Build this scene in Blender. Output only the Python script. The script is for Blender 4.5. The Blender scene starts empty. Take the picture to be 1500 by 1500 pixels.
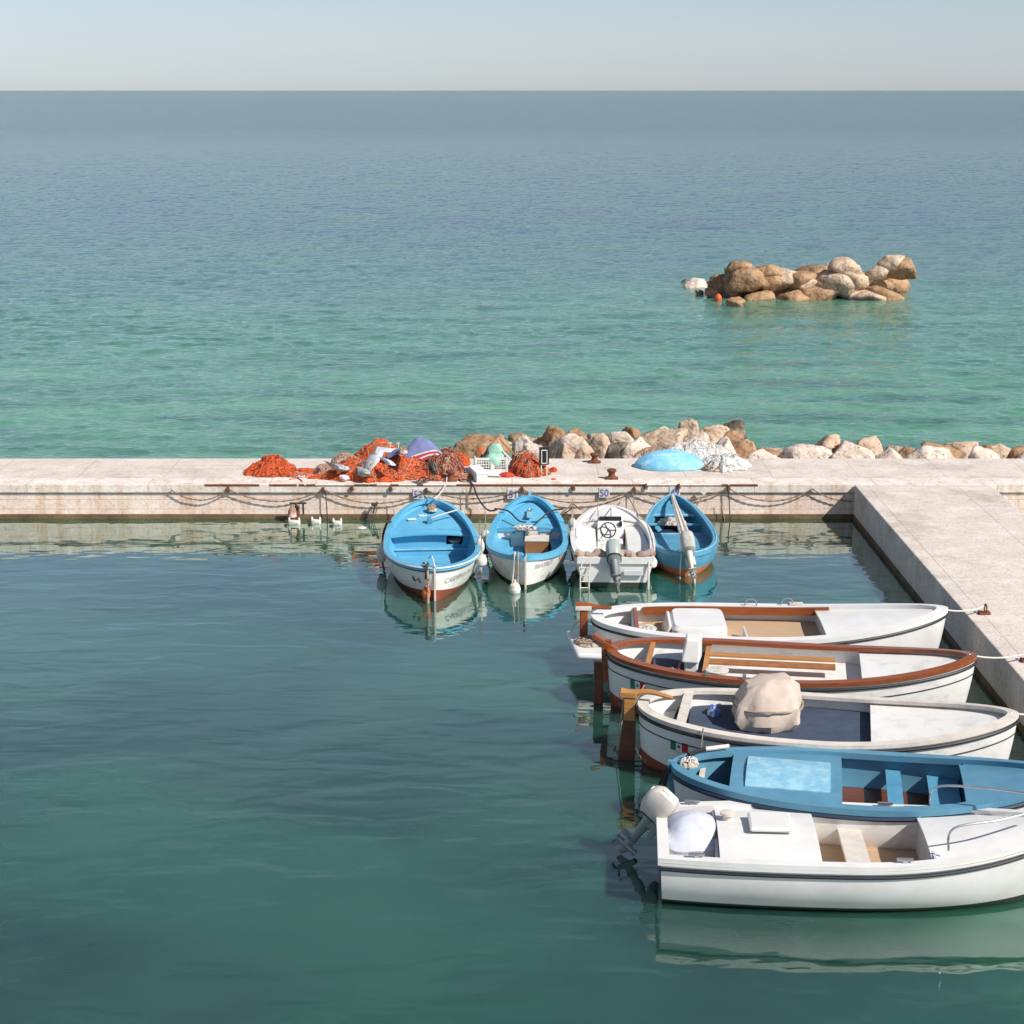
import bpy, bmesh, math, random
from mathutils import Vector, Matrix, noise
R = math.radians
scene = bpy.context.scene
col = scene.collection
random.seed(7)

# ------------------------------------------------------------------ camera
CAMH, PITCH, FPX = 9.0, R(13.4), 2600.0
cam = bpy.data.cameras.new('camera'); cam_o = bpy.data.objects.new('camera', cam); col.objects.link(cam_o)
cam_o.location = (0, 0, CAMH); cam_o.rotation_euler = (R(90) - PITCH, 0, 0)
cam.sensor_width = 36; cam.lens = 36 * FPX / 1500; cam.clip_end = 20000; cam.clip_start = .1
scene.camera = cam_o

def ray(px, py):
    x = (px - 750) / FPX; y = -(py - 750) / FPX
    return Vector((x, math.cos(PITCH) + y * math.sin(PITCH), -math.sin(PITCH) + y * math.cos(PITCH)))
def at(px, py, z=0.0):
    d = ray(px, py); t = (z - CAMH) / d.z
    return Vector((d.x * t, d.y * t, z))
def atY(px, py, Y):
    d = ray(px, py); t = Y / d.y
    return Vector((d.x * t, Y, CAMH + d.z * t))

# ------------------------------------------------------------------ materials
mats = {}
def M(name, c, r=.55, var=.12, sc=3., bump=0., bsc=30., metal=0., c2=None, lo=.35, hi=.7, spec=.4, det=6, stretch=(1, 1, 1)):
    if name in mats: return mats[name]
    m = bpy.data.materials.new(name); m.use_nodes = True; mats[name] = m
    nt = m.node_tree; N = nt.nodes; b = N['Principled BSDF']
    b.inputs['Roughness'].default_value = r; b.inputs['Metallic'].default_value = metal
    b.inputs['Specular IOR Level'].default_value = spec
    tc = N.new('ShaderNodeTexCoord'); mp = N.new('ShaderNodeMapping'); mp.inputs['Scale'].default_value = stretch
    nt.links.new(tc.outputs['Object'], mp.inputs['Vector'])
    n = N.new('ShaderNodeTexNoise'); n.inputs['Scale'].default_value = sc; n.inputs['Detail'].default_value = det; n.inputs['Roughness'].default_value = .65
    nt.links.new(mp.outputs[0], n.inputs['Vector'])
    rp = N.new('ShaderNodeValToRGB'); rp.color_ramp.elements[0].position = lo; rp.color_ramp.elements[1].position = hi
    a = c2 if c2 else tuple(x * (1 - var) for x in c)
    bcol = c if c2 else tuple(min(.9, x * (1 + var * .6)) for x in c)
    rp.color_ramp.elements[0].color = (*a, 1); rp.color_ramp.elements[1].color = (*bcol, 1)
    nt.links.new(n.outputs['Fac'], rp.inputs['Fac']); nt.links.new(rp.outputs['Color'], b.inputs['Base Color'])
    if bump:
        n2 = N.new('ShaderNodeTexNoise'); n2.inputs['Scale'].default_value = bsc; n2.inputs['Detail'].default_value = 5
        nt.links.new(mp.outputs[0], n2.inputs['Vector'])
        bp = N.new('ShaderNodeBump'); bp.inputs['Strength'].default_value = 1; bp.inputs['Distance'].default_value = bump
        nt.links.new(n2.outputs['Fac'], bp.inputs['Height']); nt.links.new(bp.outputs['Normal'], b.inputs['Normal'])
    return m
def ramp_mat(name, stops, sc, r=.9, bump=.01, bsc=60, det=8, stretch=(1, 1, 1), vor=False):
    m = M(name, (.5, .5, .5), r=r, sc=sc, bump=bump, bsc=bsc, det=det, stretch=stretch, spec=.15)
    rp = [n for n in m.node_tree.nodes if n.type == 'VALTORGB'][0].color_ramp
    while len(rp.elements) > 2: rp.elements.remove(rp.elements[-1])
    for i, (p, c) in enumerate(stops):
        e = rp.elements[i] if i < 2 else rp.elements.new(p)
        e.position = p; e.color = (*c, 1)
    return m

WHITE = M('white_paint', (.74, .725, .69), r=.45, sc=3.5, c2=(.56, .53, .48), lo=.28, hi=.50, stretch=(1, 1, 2.2))
GRP = M('white_gelcoat', (.72, .705, .68), r=.35, c2=(.63, .61, .575), sc=2.2, lo=.3, hi=.6, det=8)
IVORY = M('ivory_paint', (.66, .60, .53), r=.5, c2=(.52, .46, .40), sc=5, lo=.3, hi=.6)
BLUE = M('sky_blue_paint', (.125, .40, .58), r=.45, c2=(.09, .33, .51), sc=3, lo=.3, hi=.65)
BLUE2 = M('mid_blue_paint', (.10, .31, .45), r=.45, c2=(.065, .23, .36), sc=4, lo=.3, hi=.65)
BLUE3 = M('dull_blue_paint', (.10, .26, .37), r=.45, c2=(.08, .21, .30), sc=3, lo=.3, hi=.65)
PALEBLUE = M('pale_blue_paint', (.30, .52, .62), r=.5, c2=(.18, .40, .54), sc=6, lo=.4, hi=.6)
NAVY = M('navy_canvas', (.035, .05, .085), r=.8, c2=(.055, .075, .115), sc=4, bump=.004, bsc=20)
NAVYP = M('dark_navy_paint', (.02, .035, .07), r=.6)
RED = M('red_antifouling', (.23, .055, .03), r=.7, c2=(.42, .30, .25), sc=7, lo=.28, hi=.40)
ORANGEP = M('orange_antifouling', (.52, .18, .07), r=.7, c2=(.36, .12, .06), sc=5)
DGREEN = M('dark_weed', (.03, .045, .03), r=.8)
BLACK = M('black_rubber', (.018, .018, .02), r=.5)
VARN = M('varnished_wood', (.30, .085, .025), r=.25, c2=(.19, .05, .018), sc=5, stretch=(.4, 4, 4))
TANW = M('tan_wood', (.50, .24, .08), r=.45, c2=(.36, .16, .05), sc=5, stretch=(.4, 5, 5))
DKW = M('dark_varnished_wood', (.16, .05, .02), r=.35, c2=(.09, .03, .015), sc=5, stretch=(.5, 4, 4))
BROWNW = M('brown_plywood', (.36, .15, .05), r=.6, c2=(.25, .10, .035), sc=6)
SLAT = M('pale_sole_wood', (.52, .36, .23), r=.7, c2=(.40, .27, .17), sc=10, stretch=(.3, 5, 1))
ROPE = M('old_rope', (.42, .35, .27), r=.9, c2=(.25, .20, .15), sc=30, bump=.004, bsc=120)
WROPE = M('white_rope', (.62, .59, .54), r=.9, sc=30, bump=.003, bsc=120)
CHAIN = M('weathered_chain', (.27, .20, .14), r=.9, c2=(.14, .095, .065), sc=20, bump=.005, bsc=60)
DROPE = M('dark_rope', (.045, .04, .038), r=.9, sc=20)
RUST = M('rusty_iron', (.22, .075, .035), r=.85, c2=(.11, .035, .02), sc=9, bump=.006, bsc=40)
GREYM = M('grey_metal', (.30, .31, .31), r=.4, metal=.4)
COWL = M('grey_green_cowl', (.36, .41, .38), r=.35, c2=(.30, .35, .33), sc=4)
STEEL = M('stainless_steel', (.55, .55, .54), r=.25, metal=.8)
FENDER = M('dirty_white_fender', (.66, .63, .57), r=.5, c2=(.42, .37, .30), sc=6, lo=.3, hi=.55)
BUOYO = M('orange_buoy', (.72, .15, .025), r=.4, c2=(.52, .09, .02), sc=4)
TANF = M('tan_canvas', (.42, .31, .26), r=.9, c2=(.26, .18, .15), sc=6, bump=.02, bsc=12)
CREAM = M('cream_canvas', (.60, .50, .42), r=.85, c2=(.50, .40, .33), sc=3, bump=.012, bsc=7)
LILAC = M('lilac_white_cover', (.60, .62, .70), r=.7, c2=(.5, .52, .6), sc=3, bump=.01, bsc=8)
GREYP = M('pale_grey_panel', (.55, .56, .58), r=.5)
TEXTG = M('grey_lettering', (.30, .29, .28), r=.7, c2=(.45, .44, .42), sc=20)
NUMB = M('violet_numerals', (.12, .10, .34), r=.7, c2=(.25, .23, .45), sc=25, lo=.3, hi=.5)
FG = M('flag_green', (.02, .18, .09), r=.6); FR = M('flag_red', (.5, .025, .04), r=.6); FW = M('flag_white', (.75, .74, .72), r=.6)
FB = M('flag_emblem', (.16, .10, .06), r=.7)
FGd = M('faded_flag_green', (.03, .07, .055), r=.6); FRd = M('faded_flag_red', (.42, .20, .13), r=.6)
GLASS = M('black_board', (.022, .026, .024), r=.3)

NET_O = ramp_mat('orange_net', [(.32, (.07, .018, .012)), (.42, (.45, .07, .02)), (.52, (.66, .13, .035)), (.62, (.50, .09, .03)), (.72, (.62, .40, .30))], 9, bump=.05, bsc=28)
NET_B = ramp_mat('red_brown_net', [(.34, (.06, .02, .016)), (.43, (.22, .05, .03)), (.53, (.45, .22, .14)), (.60, (.40, .10, .045)), (.70, (.60, .44, .34))], 11, bump=.05, bsc=30)
NET_P = ramp_mat('pink_net', [(.35, (.38, .16, .11)), (.5, (.62, .40, .33)), (.65, (.70, .56, .50))], 10, bump=.03, bsc=30)
NET_W = ramp_mat('white_net', [(.34, (.40, .36, .32)), (.5, (.62, .60, .57)), (.66, (.72, .71, .69))], 5, bump=.05, bsc=14)
NET_T = ramp_mat('pale_brown_net', [(.34, (.22, .15, .10)), (.5, (.50, .40, .31)), (.66, (.62, .53, .44))], 7, bump=.04, bsc=22)
STR_O = M('orange_twine', (.68, .13, .03), r=.8, c2=(.5, .07, .02), sc=4)
STR_W = M('white_twine', (.66, .65, .62), r=.9); STR_D = M('dark_twine', (.12, .04, .03), r=.9); STR_P = M('pale_twine', (.38, .25, .18), r=.9)
TARP_B = ramp_mat('blue_mesh_tarp', [(.3, (.13, .38, .58)), (.5, (.21, .50, .71)), (.72, (.42, .64, .78))], 2.2, r=.75, bump=.012, bsc=9, stretch=(1, 2.5, 3))
VIOLET = M('violet_blue_cloth', (.20, .23, .42), r=.85, c2=(.15, .17, .33), sc=4, bump=.012, bsc=8)
VIOD = M('dark_violet_cloth', (.075, .085, .19), r=.85, c2=(.17, .20, .38), sc=5, bump=.015, bsc=9)
STRIPE_R = M('red_stripe_cloth', (.42, .05, .06), r=.85); STRIPE_W = M('white_stripe_cloth', (.66, .62, .62), r=.85)
SHEET = M('white_sheet', (.66, .68, .70), r=.7, c2=(.50, .52, .55), sc=5, bump=.012, bsc=9)
GREYNET = ramp_mat('grey_blue_netting', [(.35, (.10, .11, .13)), (.48, (.38, .38, .38)), (.62, (.50, .48, .45)), (.7, (.14, .24, .40))], 10, bump=.02, bsc=30)
MINT = M('mint_green_cloth', (.36, .60, .47), r=.85, c2=(.25, .47, .36), sc=6, bump=.02, bsc=10)
PLASTIC = M('white_plastic', (.70, .68, .65), r=.5, c2=(.56, .54, .51), sc=6)
FOAM = M('white_foam', (.80, .79, .77), r=.8, c2=(.74, .73, .70), sc=9)
DKCLOTH = ramp_mat('dark_striped_cloth', [(.4, (.025, .024, .026)), (.5, (.06, .055, .055)), (.6, (.20, .19, .18))], 9, bump=.02, bsc=14, stretch=(4, 1, 1))
REDC = M('red_cloth', (.55, .05, .025), r=.85, c2=(.38, .035, .02), sc=7, bump=.02, bsc=12)

def concrete(name, a, b, joints=None, dark=None):
    m = bpy.data.materials.new(name); m.use_nodes = True; nt = m.node_tree; N = nt.nodes; L = nt.links.new
    bs = N['Principled BSDF']; bs.inputs['Roughness'].default_value = .9; bs.inputs['Specular IOR Level'].default_value = .15
    g = N.new('ShaderNodeNewGeometry')
    def nz(sc, st, det=8, ro=.65):
        mp = N.new('ShaderNodeMapping'); mp.inputs['Scale'].default_value = st; L(g.outputs['Position'], mp.inputs[0])
        n = N.new('ShaderNodeTexNoise'); n.inputs['Scale'].default_value = sc; n.inputs['Detail'].default_value = det; n.inputs['Roughness'].default_value = ro
        L(mp.outputs[0], n.inputs[0]); return n
    def rmp(n, p0, c0, p1, c1):
        r = N.new('ShaderNodeValToRGB'); e = r.color_ramp.elements; e[0].position = p0; e[1].position = p1; e[0].color = (*c0, 1); e[1].color = (*c1, 1)
        L(n.outputs['Fac'], r.inputs[0]); return r
    def mix(t, f, x, y):
        k = N.new('ShaderNodeMix'); k.data_type = 'RGBA'; k.blend_type = t
        if isinstance(f, float): k.inputs[0].default_value = f
        else: L(f, k.inputs[0])
        for s, v in ((6, x), (7, y)):
            if isinstance(v, tuple): k.inputs[s].default_value = (*v, 1)
            else: L(v, k.inputs[s])
        return k.outputs[2]
    base = rmp(nz(1.3, (1, 1, 1)), .35, a, .65, b).outputs[0]
    base = mix('MULTIPLY', 1., base, rmp(nz(14, (1, 1, 1)), .30, (.72, .69, .66), .5, (1, 1, 1)).outputs[0])
    if dark:   # rain and rust runs down the face
        base = mix('MULTIPLY', 1., base, rmp(nz(2.2, (1.6, 1, .12)), .36, dark, .52, (1, 1, 1)).outputs[0])
    if not dark:
        base = mix('MULTIPLY', 1., base, rmp(nz(.55, (1, 1, 1), 6, .7), .36, (.80, .77, .73), .47, (1, 1, 1)).outputs[0])
    if joints:
        sp = N.new('ShaderNodeSeparateXYZ'); L(g.outputs['Position'], sp.inputs[0])
        for ax, per, w in joints:
            md = N.new('ShaderNodeMath'); md.operation = 'PINGPONG'; md.inputs[1].default_value = per / 2; L(sp.outputs[ax], md.inputs[0])
            lt = N.new('ShaderNodeMath'); lt.operation = 'LESS_THAN'; lt.inputs[1].default_value = w; L(md.outputs[0], lt.inputs[0])
            base = mix('MULTIPLY', lt.outputs[0], base, (.68, .64, .6))
    L(base, bs.inputs['Base Color'])
    bp = N.new('ShaderNodeBump'); bp.inputs['Distance'].default_value = .012; L(nz(20, (1, 1, 1)).outputs['Fac'], bp.inputs['Height']); L(bp.outputs[0], bs.inputs['Normal'])
    return m
DECK = concrete('quay_deck_concrete', (.56, .49, .43), (.68, .61, .55), joints=[(0, 1.9, .008), (1, 1.35, .006)])
CAP = concrete('quay_cap_concrete', (.66, .57, .50), (.80, .72, .65), joints=[(0, 2.6, .01)], dark=(.80, .72, .65))
WALL = concrete('quay_face_concrete', (.68, .53, .45), (.82, .68, .60), joints=[(2, .21, .006)], dark=(.84, .74, .64))
ALGAE = concrete('wet_algae_concrete', (.10, .065, .035), (.21, .14, .08))

def rockmat(name, lo, mid, hi):
    m = ramp_mat(name, [(.28, lo), (.46, mid), (.68, hi)], 1.6, r=.95, bump=.12, bsc=4, det=10)
    nt = m.node_tree; N = nt.nodes; L = nt.links.new
    rp = [n for n in N if n.type == 'VALTORGB'][0]; bs = N['Principled BSDF']
    tc = [n for n in N if n.type == 'TEX_COORD'][0]
    v = N.new('ShaderNodeTexNoise'); v.inputs['Scale'].default_value = 11; v.inputs['Detail'].default_value = 6; L(tc.outputs['Object'], v.inputs[0])
    r2 = N.new('ShaderNodeValToRGB'); r2.color_ramp.elements[0].position = .32; r2.color_ramp.elements[1].position = .46
    r2.color_ramp.elements[0].color = (.5, .43, .36, 1); r2.color_ramp.elements[1].color = (1, 1, 1, 1); L(v.outputs['Fac'], r2.inputs[0])
    k = N.new('ShaderNodeMix'); k.data_type = 'RGBA'; k.blend_type = 'MULTIPLY'; k.inputs[0].default_value = 1
    L(rp.outputs[0], k.inputs[6]); L(r2.outputs[0], k.inputs[7]); L(k.outputs[2], bs.inputs['Base Color'])
    return m
RK = {'pale': rockmat('pale_rock', (.40, .29, .21), (.60, .49, .41), (.72, .64, .57)),
      'tan': rockmat('tan_rock', (.27, .17, .10), (.48, .35, .25), (.60, .48, .37)),
      'brown': rockmat('brown_rock', (.13, .075, .04), (.32, .19, .105), (.47, .32, .20)),
      'dark': rockmat('dark_rock', (.04, .034, .03), (.10, .08, .06), (.38, .30, .23))}

# ------------------------------------------------------------------ mesh helpers
class MB:
    def __init__(s): s.v = []; s.f = []; s.m = []
    def add(s, vs, fs, mi=0):
        o = len(s.v); s.v += [Vector(p) for p in vs]
        for f in fs: s.f.append([o + i for i in f]); s.m.append(mi)
        return s
    def grid(s, rows, mi=0, closed=False, flip=False, mfun=None):
        o = len(s.v); n = len(rows[0])
        for r in rows: s.v += [Vector(p) for p in r]
        for i in range(len(rows) - 1):
            for j in range(n if closed else n - 1):
                k = (j + 1) % n
                f = [o + i * n + j, o + i * n + k, o + (i + 1) * n + k, o + (i + 1) * n + j]
                s.f.append(f[::-1] if flip else f); s.m.append(mfun(i, j) if mfun else mi)
        return s
    def box(s, c, d, rz=0, mi=0, rot=None, taper=1.):
        x, y, z = d[0] / 2, d[1] / 2, d[2] / 2
        vs = [Vector((i * x * (taper if k > 0 else 1), j * y * (taper if k > 0 else 1), k * z)) for k in (-1, 1) for j in (-1, 1) for i in (-1, 1)]
        m = rot if rot else Matrix.Rotation(rz, 3, 'Z')
        return s.add([m @ v + Vector(c) for v in vs], [(0, 2, 3, 1), (4, 5, 7, 6), (0, 1, 5, 4), (2, 6, 7, 3), (0, 4, 6, 2), (1, 3, 7, 5)], mi)
    def bar(s, a, b, w, h, mi=0):
        a = Vector(a); b = Vector(b); d = b - a; q = d.to_track_quat('X', 'Z').to_matrix()
        return s.box((a + b) / 2, (d.length, w, h), rot=q, mi=mi)
    def tube(s, pts, r, n=6, mi=0, caps=True):
        pts = [Vector(p) for p in pts]; rows = []
        for i, p in enumerate(pts):
            d = (pts[min(i + 1, len(pts) - 1)] - pts[max(i - 1, 0)])
            if d.length < 1e-7: d = Vector((0, 0, 1))
            q = d.to_track_quat('Z', 'Y').to_matrix(); rr = r(i / (len(pts) - 1)) if callable(r) else r
            rows.append([p + q @ Vector((rr * math.cos(2 * math.pi * k / n), rr * math.sin(2 * math.pi * k / n), 0)) for k in range(n)])
        o = len(s.v); s.grid(rows, mi, closed=True)
        if caps:
            s.f.append([o + k for k in range(n)][::-1]); s.m.append(mi)
            e = o + (len(pts) - 1) * n; s.f.append([e + k for k in range(n)]); s.m.append(mi)
        return s
    def lathe(s, prof, c=(0, 0, 0), n=20, mi=0, rot=None, sx=1, sy=1):
        rows = []
        for r, z in prof:
            row = [Vector((max(r, 1e-4) * sx * math.cos(2 * math.pi * k / n), max(r, 1e-4) * sy * math.sin(2 * math.pi * k / n), z)) for k in range(n)]
            if rot: row = [rot @ p for p in row]
            rows.append([p + Vector(c) for p in row])
        return s.grid(rows, mi, closed=True)
    def loft(s, secs, n=20, e=3., mi=0, rot=None, c=(0, 0, 0), caps=True):
        """secs: (cx, cy, z, rx, ry) superellipse rings"""
        rows = []
        for cx, cy, z, rx, ry in secs:
            row = []
            for k in range(n):
                a = 2 * math.pi * k / n; ca, sa = math.cos(a), math.sin(a)
                p = Vector((cx + rx * math.copysign(abs(ca) ** (2 / e), ca), cy + ry * math.copysign(abs(sa) ** (2 / e), sa), z))
                row.append((rot @ p if rot else p) + Vector(c))
            rows.append(row)
        o = len(s.v); s.grid(rows, mi, closed=True)
        if caps:
            s.f.append([o + k for k in range(n)][::-1]); s.m.append(mi)
            q = o + (len(rows) - 1) * n; s.f.append([q + k for k in range(n)]); s.m.append(mi)
        return s
    def build(s, name, mt, parent=None, smooth=True, bevel=0, solid=0, recenter=True, auto=35):
        me = bpy.data.meshes.new(name); loc = Vector((0, 0, 0)); vs = s.v
        if parent is None and recenter and vs:
            loc = Vector((sum(v.x for v in vs) / len(vs), sum(v.y for v in vs) / len(vs), min(v.z for v in vs)))
        me.from_pydata([tuple(v - loc) for v in vs], [], s.f)
        for m in (mt if isinstance(mt, (list, tuple)) else [mt]): me.materials.append(m)
        me.polygons.foreach_set('material_index', s.m)
        bm = bmesh.new(); bm.from_mesh(me); bmesh.ops.recalc_face_normals(bm, faces=bm.faces)
        if smooth:
            for f in bm.faces: f.smooth = True
            for e in bm.edges:
                if len(e.link_faces) == 2 and e.calc_face_angle(0) > R(auto): e.smooth = False
        bm.to_mesh(me); bm.free(); me.update()
        o = bpy.data.objects.new(name, me); col.objects.link(o); o.location = loc
        if parent: o.parent = parent
        if solid:
            md = o.modifiers.new('thickness', 'SOLIDIFY'); md.thickness = solid; md.offset = 0
        if bevel:
            md = o.modifiers.new('bevel', 'BEVEL'); md.width = bevel; md.segments = 2; md.limit_method = 'ANGLE'; md.angle_limit = R(40)
        return o
def tag(o, label=None, cat=None, group=None, kind=None):
    if label: o['label'] = label
    if cat: o['category'] = cat
    if group: o['group'] = group
    if kind: o['kind'] = kind
    return o
def empty(name, loc, rz=0, label=None, cat=None, group=None):
    o = bpy.data.objects.new(name, None); col.objects.link(o); o.location = loc; o.rotation_euler = (0, 0, rz); o.empty_display_size = .2
    return tag(o, label, cat, group)
def sagline(a, b, sag, n=14, wob=0., seed=0):
    a = Vector(a); b = Vector(b); out = []
    for i in range(n + 1):
        t = i / n; p = a.lerp(b, t); p.z -= 4 * sag * t * (1 - t)
        if wob: p += noise.noise_vector(Vector((t * 5, seed, 0))) * wob * math.sin(math.pi * t)
        out.append(p)
    return out
def spline(pts, n=6):
    pts = [Vector(p) for p in pts]; out = []
    for i in range(len(pts) - 1):
        p0 = pts[max(i - 1, 0)]; p1 = pts[i]; p2 = pts[i + 1]; p3 = pts[min(i + 2, len(pts) - 1)]
        for k in range(n):
            t = k / n
            out.append(.5 * (2 * p1 + (p2 - p0) * t + (2 * p0 - 5 * p1 + 4 * p2 - p3) * t * t + (3 * p1 - p0 - 3 * p2 + p3) * t ** 3))
    return out + [pts[-1]]
def rope(pts, r, mt, label, cat='rope', name='mooring_rope', group=None, n=6):
    return tag(MB().tube(pts, r, n).build(name, mt), label, cat, group)

# ------------------------------------------------------------------ sky and sun
w = bpy.data.worlds.new('World'); scene.world = w; w.use_nodes = True
nt = w.node_tree; bg = nt.nodes['Background']; sky = nt.nodes.new('ShaderNodeTexSky'); sky.sky_type = 'NISHITA'; sky.sun_disc = False
SUN_EL, SUN_AZ = R(42), R(126)      # azimuth clockwise from +Y (away from the camera)
sky.sun_elevation = SUN_EL; sky.sun_rotation = SUN_AZ; sky.air_density = .9; sky.dust_density = .3; sky.ozone_density = 1.0
hs = nt.nodes.new('ShaderNodeHueSaturation'); hs.inputs['Saturation'].default_value = .55; nt.links.new(sky.outputs[0], hs.inputs['Color'])
tn = nt.nodes.new('ShaderNodeMix'); tn.data_type = 'RGBA'; tn.blend_type = 'MULTIPLY'; tn.inputs[0].default_value = 1; tn.inputs[7].default_value = (.84, .93, 1.08, 1)
tc_ = nt.nodes.new('ShaderNodeTexCoord'); mp_ = nt.nodes.new('ShaderNodeMapping'); mp_.inputs['Scale'].default_value = (2.2, 2.2, 11); nt.links.new(tc_.outputs['Generated'], mp_.inputs[0])
nn_ = nt.nodes.new('ShaderNodeTexNoise'); nn_.inputs['Scale'].default_value = 1.6; nn_.inputs['Detail'].default_value = 8; nt.links.new(mp_.outputs[0], nn_.inputs[0])
rr_ = nt.nodes.new('ShaderNodeMapRange'); rr_.inputs[1].default_value = .45; rr_.inputs[2].default_value = .75; rr_.inputs[4].default_value = .25; nt.links.new(nn_.outputs['Fac'], rr_.inputs[0])
cl_ = nt.nodes.new('ShaderNodeMix'); cl_.data_type = 'RGBA'; cl_.inputs[7].default_value = (6.5, 6.7, 7.0, 1); nt.links.new(rr_.outputs[0], cl_.inputs[0]); nt.links.new(hs.outputs[0], cl_.inputs[6])
nt.links.new(cl_.outputs[2], tn.inputs[6]); nt.links.new(tn.outputs[2], bg.inputs[0]); bg.inputs[1].default_value = .068
sd = Vector((math.sin(SUN_AZ) * math.cos(SUN_EL), math.cos(SUN_AZ) * math.cos(SUN_EL), math.sin(SUN_EL)))
sl = bpy.data.lights.new('sun', 'SUN'); sl.energy = 4.1; sl.angle = R(.5); sl.color = (1, .95, .88)
so = bpy.data.objects.new('sun', sl); col.objects.link(so); so.rotation_euler = sd.to_track_quat('Z', 'Y').to_euler(); so.location = (20, -10, 30)

# ------------------------------------------------------------------ water
QY, QZ, QB = 37.15, .765, 39.9
def water_mat():
    m = bpy.data.materials.new('sea_water'); m.use_nodes = True; nt = m.node_tree; N = nt.nodes; L = nt.links.new
    bs = N['Principled BSDF']; bs.inputs['Specular IOR Level'].default_value = 0
    bs.inputs['Subsurface Weight'].default_value = 1; bs.inputs['Subsurface Radius'].default_value = (.5, 1, 1); bs.inputs['Subsurface Scale'].default_value = .9
    g = N.new('ShaderNodeNewGeometry'); sp = N.new('ShaderNodeSeparateXYZ'); L(g.outputs['Position'], sp.inputs[0])
    def nz(st, det=4, ro=.55, off=0, dist=0):
        mp = N.new('ShaderNodeMapping'); mp.inputs['Scale'].default_value = st; mp.inputs['Location'].default_value = (off, off, 0); L(g.outputs['Position'], mp.inputs[0])
        n = N.new('ShaderNodeTexNoise'); n.inputs['Scale'].default_value = 1; n.inputs['Detail'].default_value = det; n.inputs['Roughness'].default_value = ro; n.inputs['Distortion'].default_value = dist
        L(mp.outputs[0], n.inputs[0]); return n.outputs['Fac']
    def mr(x, a, b, c=0., d=1., smooth=True):
        r = N.new('ShaderNodeMapRange'); r.interpolation_type = 'SMOOTHSTEP' if smooth else 'LINEAR'
        for i, v in zip((1, 2, 3, 4), (a, b, c, d)): r.inputs[i].default_value = v
        L(x, r.inputs[0]); return r.outputs[0]
    def ma(op, x, y):
        k = N.new('ShaderNodeMath'); k.operation = op
        for i, v in enumerate((x, y)):
            if isinstance(v, (int, float)): k.inputs[i].default_value = v
            else: L(v, k.inputs[i])
        return k.outputs[0]
    def mixc(f, x, y):
        k = N.new('ShaderNodeMix'); k.data_type = 'RGBA'; L(f, k.inputs[0])
        for s, v in ((6, x), (7, y)):
            if isinstance(v, tuple): k.inputs[s].default_value = (*v, 1)
            else: L(v, k.inputs[s])
        return k.outputs[2]
    Y = sp.outputs[1]
    openm = mr(Y, QY + 1.5, QB + 1)
    # body colour: sheltered dock water, shallow green behind the quay, deep blue further out
    dock = mixc(mr(nz((.13, .16, 1), 3), .38, .62), DOCK_A, DOCK_B)
    seac = mixc(mr(ma('ADD', Y, ma('MULTIPLY', nz((.02, .05, 1), 4, off=3), 50)), 66, 155), SEA_A, SEA_B)
    seac = mixc(mr(nz((.12, .5, 1), 5, off=9), .40, .66), seac, SEA_C)
    L(mixc(openm, dock, seac), bs.inputs['Base Color'])
    # waves
    ho = ma('ADD', ma('MULTIPLY', nz((2.0, 3.0, 1), 5, .6, 1, .5), OPEN_W), ma('MULTIPLY', ma('MULTIPLY', nz((.16, .22, 1), 5, .6, 4, .4), 1.1), mr(Y, 200, 450)))
    hd = ma('ADD', ma('MULTIPLY', nz((.8, 1.7, 1), 2, .5, 2, .3), DOCK_W[0]), ma('MULTIPLY', nz((2.2, 4.5, 1), 2, .5, 7), DOCK_W[1]))
    hm = N.new('ShaderNodeMix'); hm.data_type = 'FLOAT'; L(openm, hm.inputs[0]); L(hd, hm.inputs[2]); L(ho, hm.inputs[3])
    bp = N.new('ShaderNodeBump'); bp.inputs['Strength'].default_value = 1; bp.inputs['Distance'].default_value = 1
    L(hm.outputs[0], bp.inputs['Height'])
    fr = N.new('ShaderNodeFresnel'); fr.inputs['IOR'].default_value = 1.36; L(bp.outputs[0], fr.inputs['Normal'])
    gl = N.new('ShaderNodeBsdfGlossy'); gl.inputs['Roughness'].default_value = .02; L(mixc(openm, (.89, 1, .94), (.94, .98, 1)), gl.inputs['Color']); L(bp.outputs[0], gl.inputs['Normal'])
    mx = N.new('ShaderNodeMixShader'); L(mr(ma('MINIMUM', ma('MULTIPLY', fr.outputs[0], mr(openm, 0, 1, 2.35, 1.4, False)), .56), 0, 1, 0, 1, False), mx.inputs[0]); L(bs.outputs[0], mx.inputs[1]); L(gl.outputs[0], mx.inputs[2])
    L(mx.outputs[0], N['Material Output'].inputs['Surface'])
    return m
DOCK_A, DOCK_B = (.015, .074, .048), (.008, .038, .029)
SEA_A, SEA_B, SEA_C = (.060, .180, .098), (.016, .040, .068), (.025, .092, .056)
OPEN_W, DOCK_W = .07, (.017, .0015)
WATER = water_mat()
mb = MB(); mb.add([(-6000, -60, 0), (6000, -60, 0), (6000, 39.3, 0), (-6000, 39.3, 0)], [(0, 1, 2, 3)])
tag(mb.build('harbour_water', WATER, smooth=False, recenter=False), kind='structure')
def chop(x, y):
    a = noise.noise((x * .42, y * .62, 1.3)); b = noise.noise((x * .95 + a, y * 1.5, 7.1)); c = noise.noise((x * 2.3, y * 3.1, 3.7)); g = .62 + 1.1 * noise.noise((x * .035, y * .06, 5.5))
    return (.10 * (.35 - abs(a)) + .10 * (.3 - abs(b)) * max(g, .12) + .026 * c) * CHOP
CHOP = 1.0
ys = [39.3]
while ys[-1] < 420: ys.append(ys[-1] + ys[-1] ** 2 / (9 * 1775) * .72)
NC = 760; vs = []; fs = []
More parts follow.
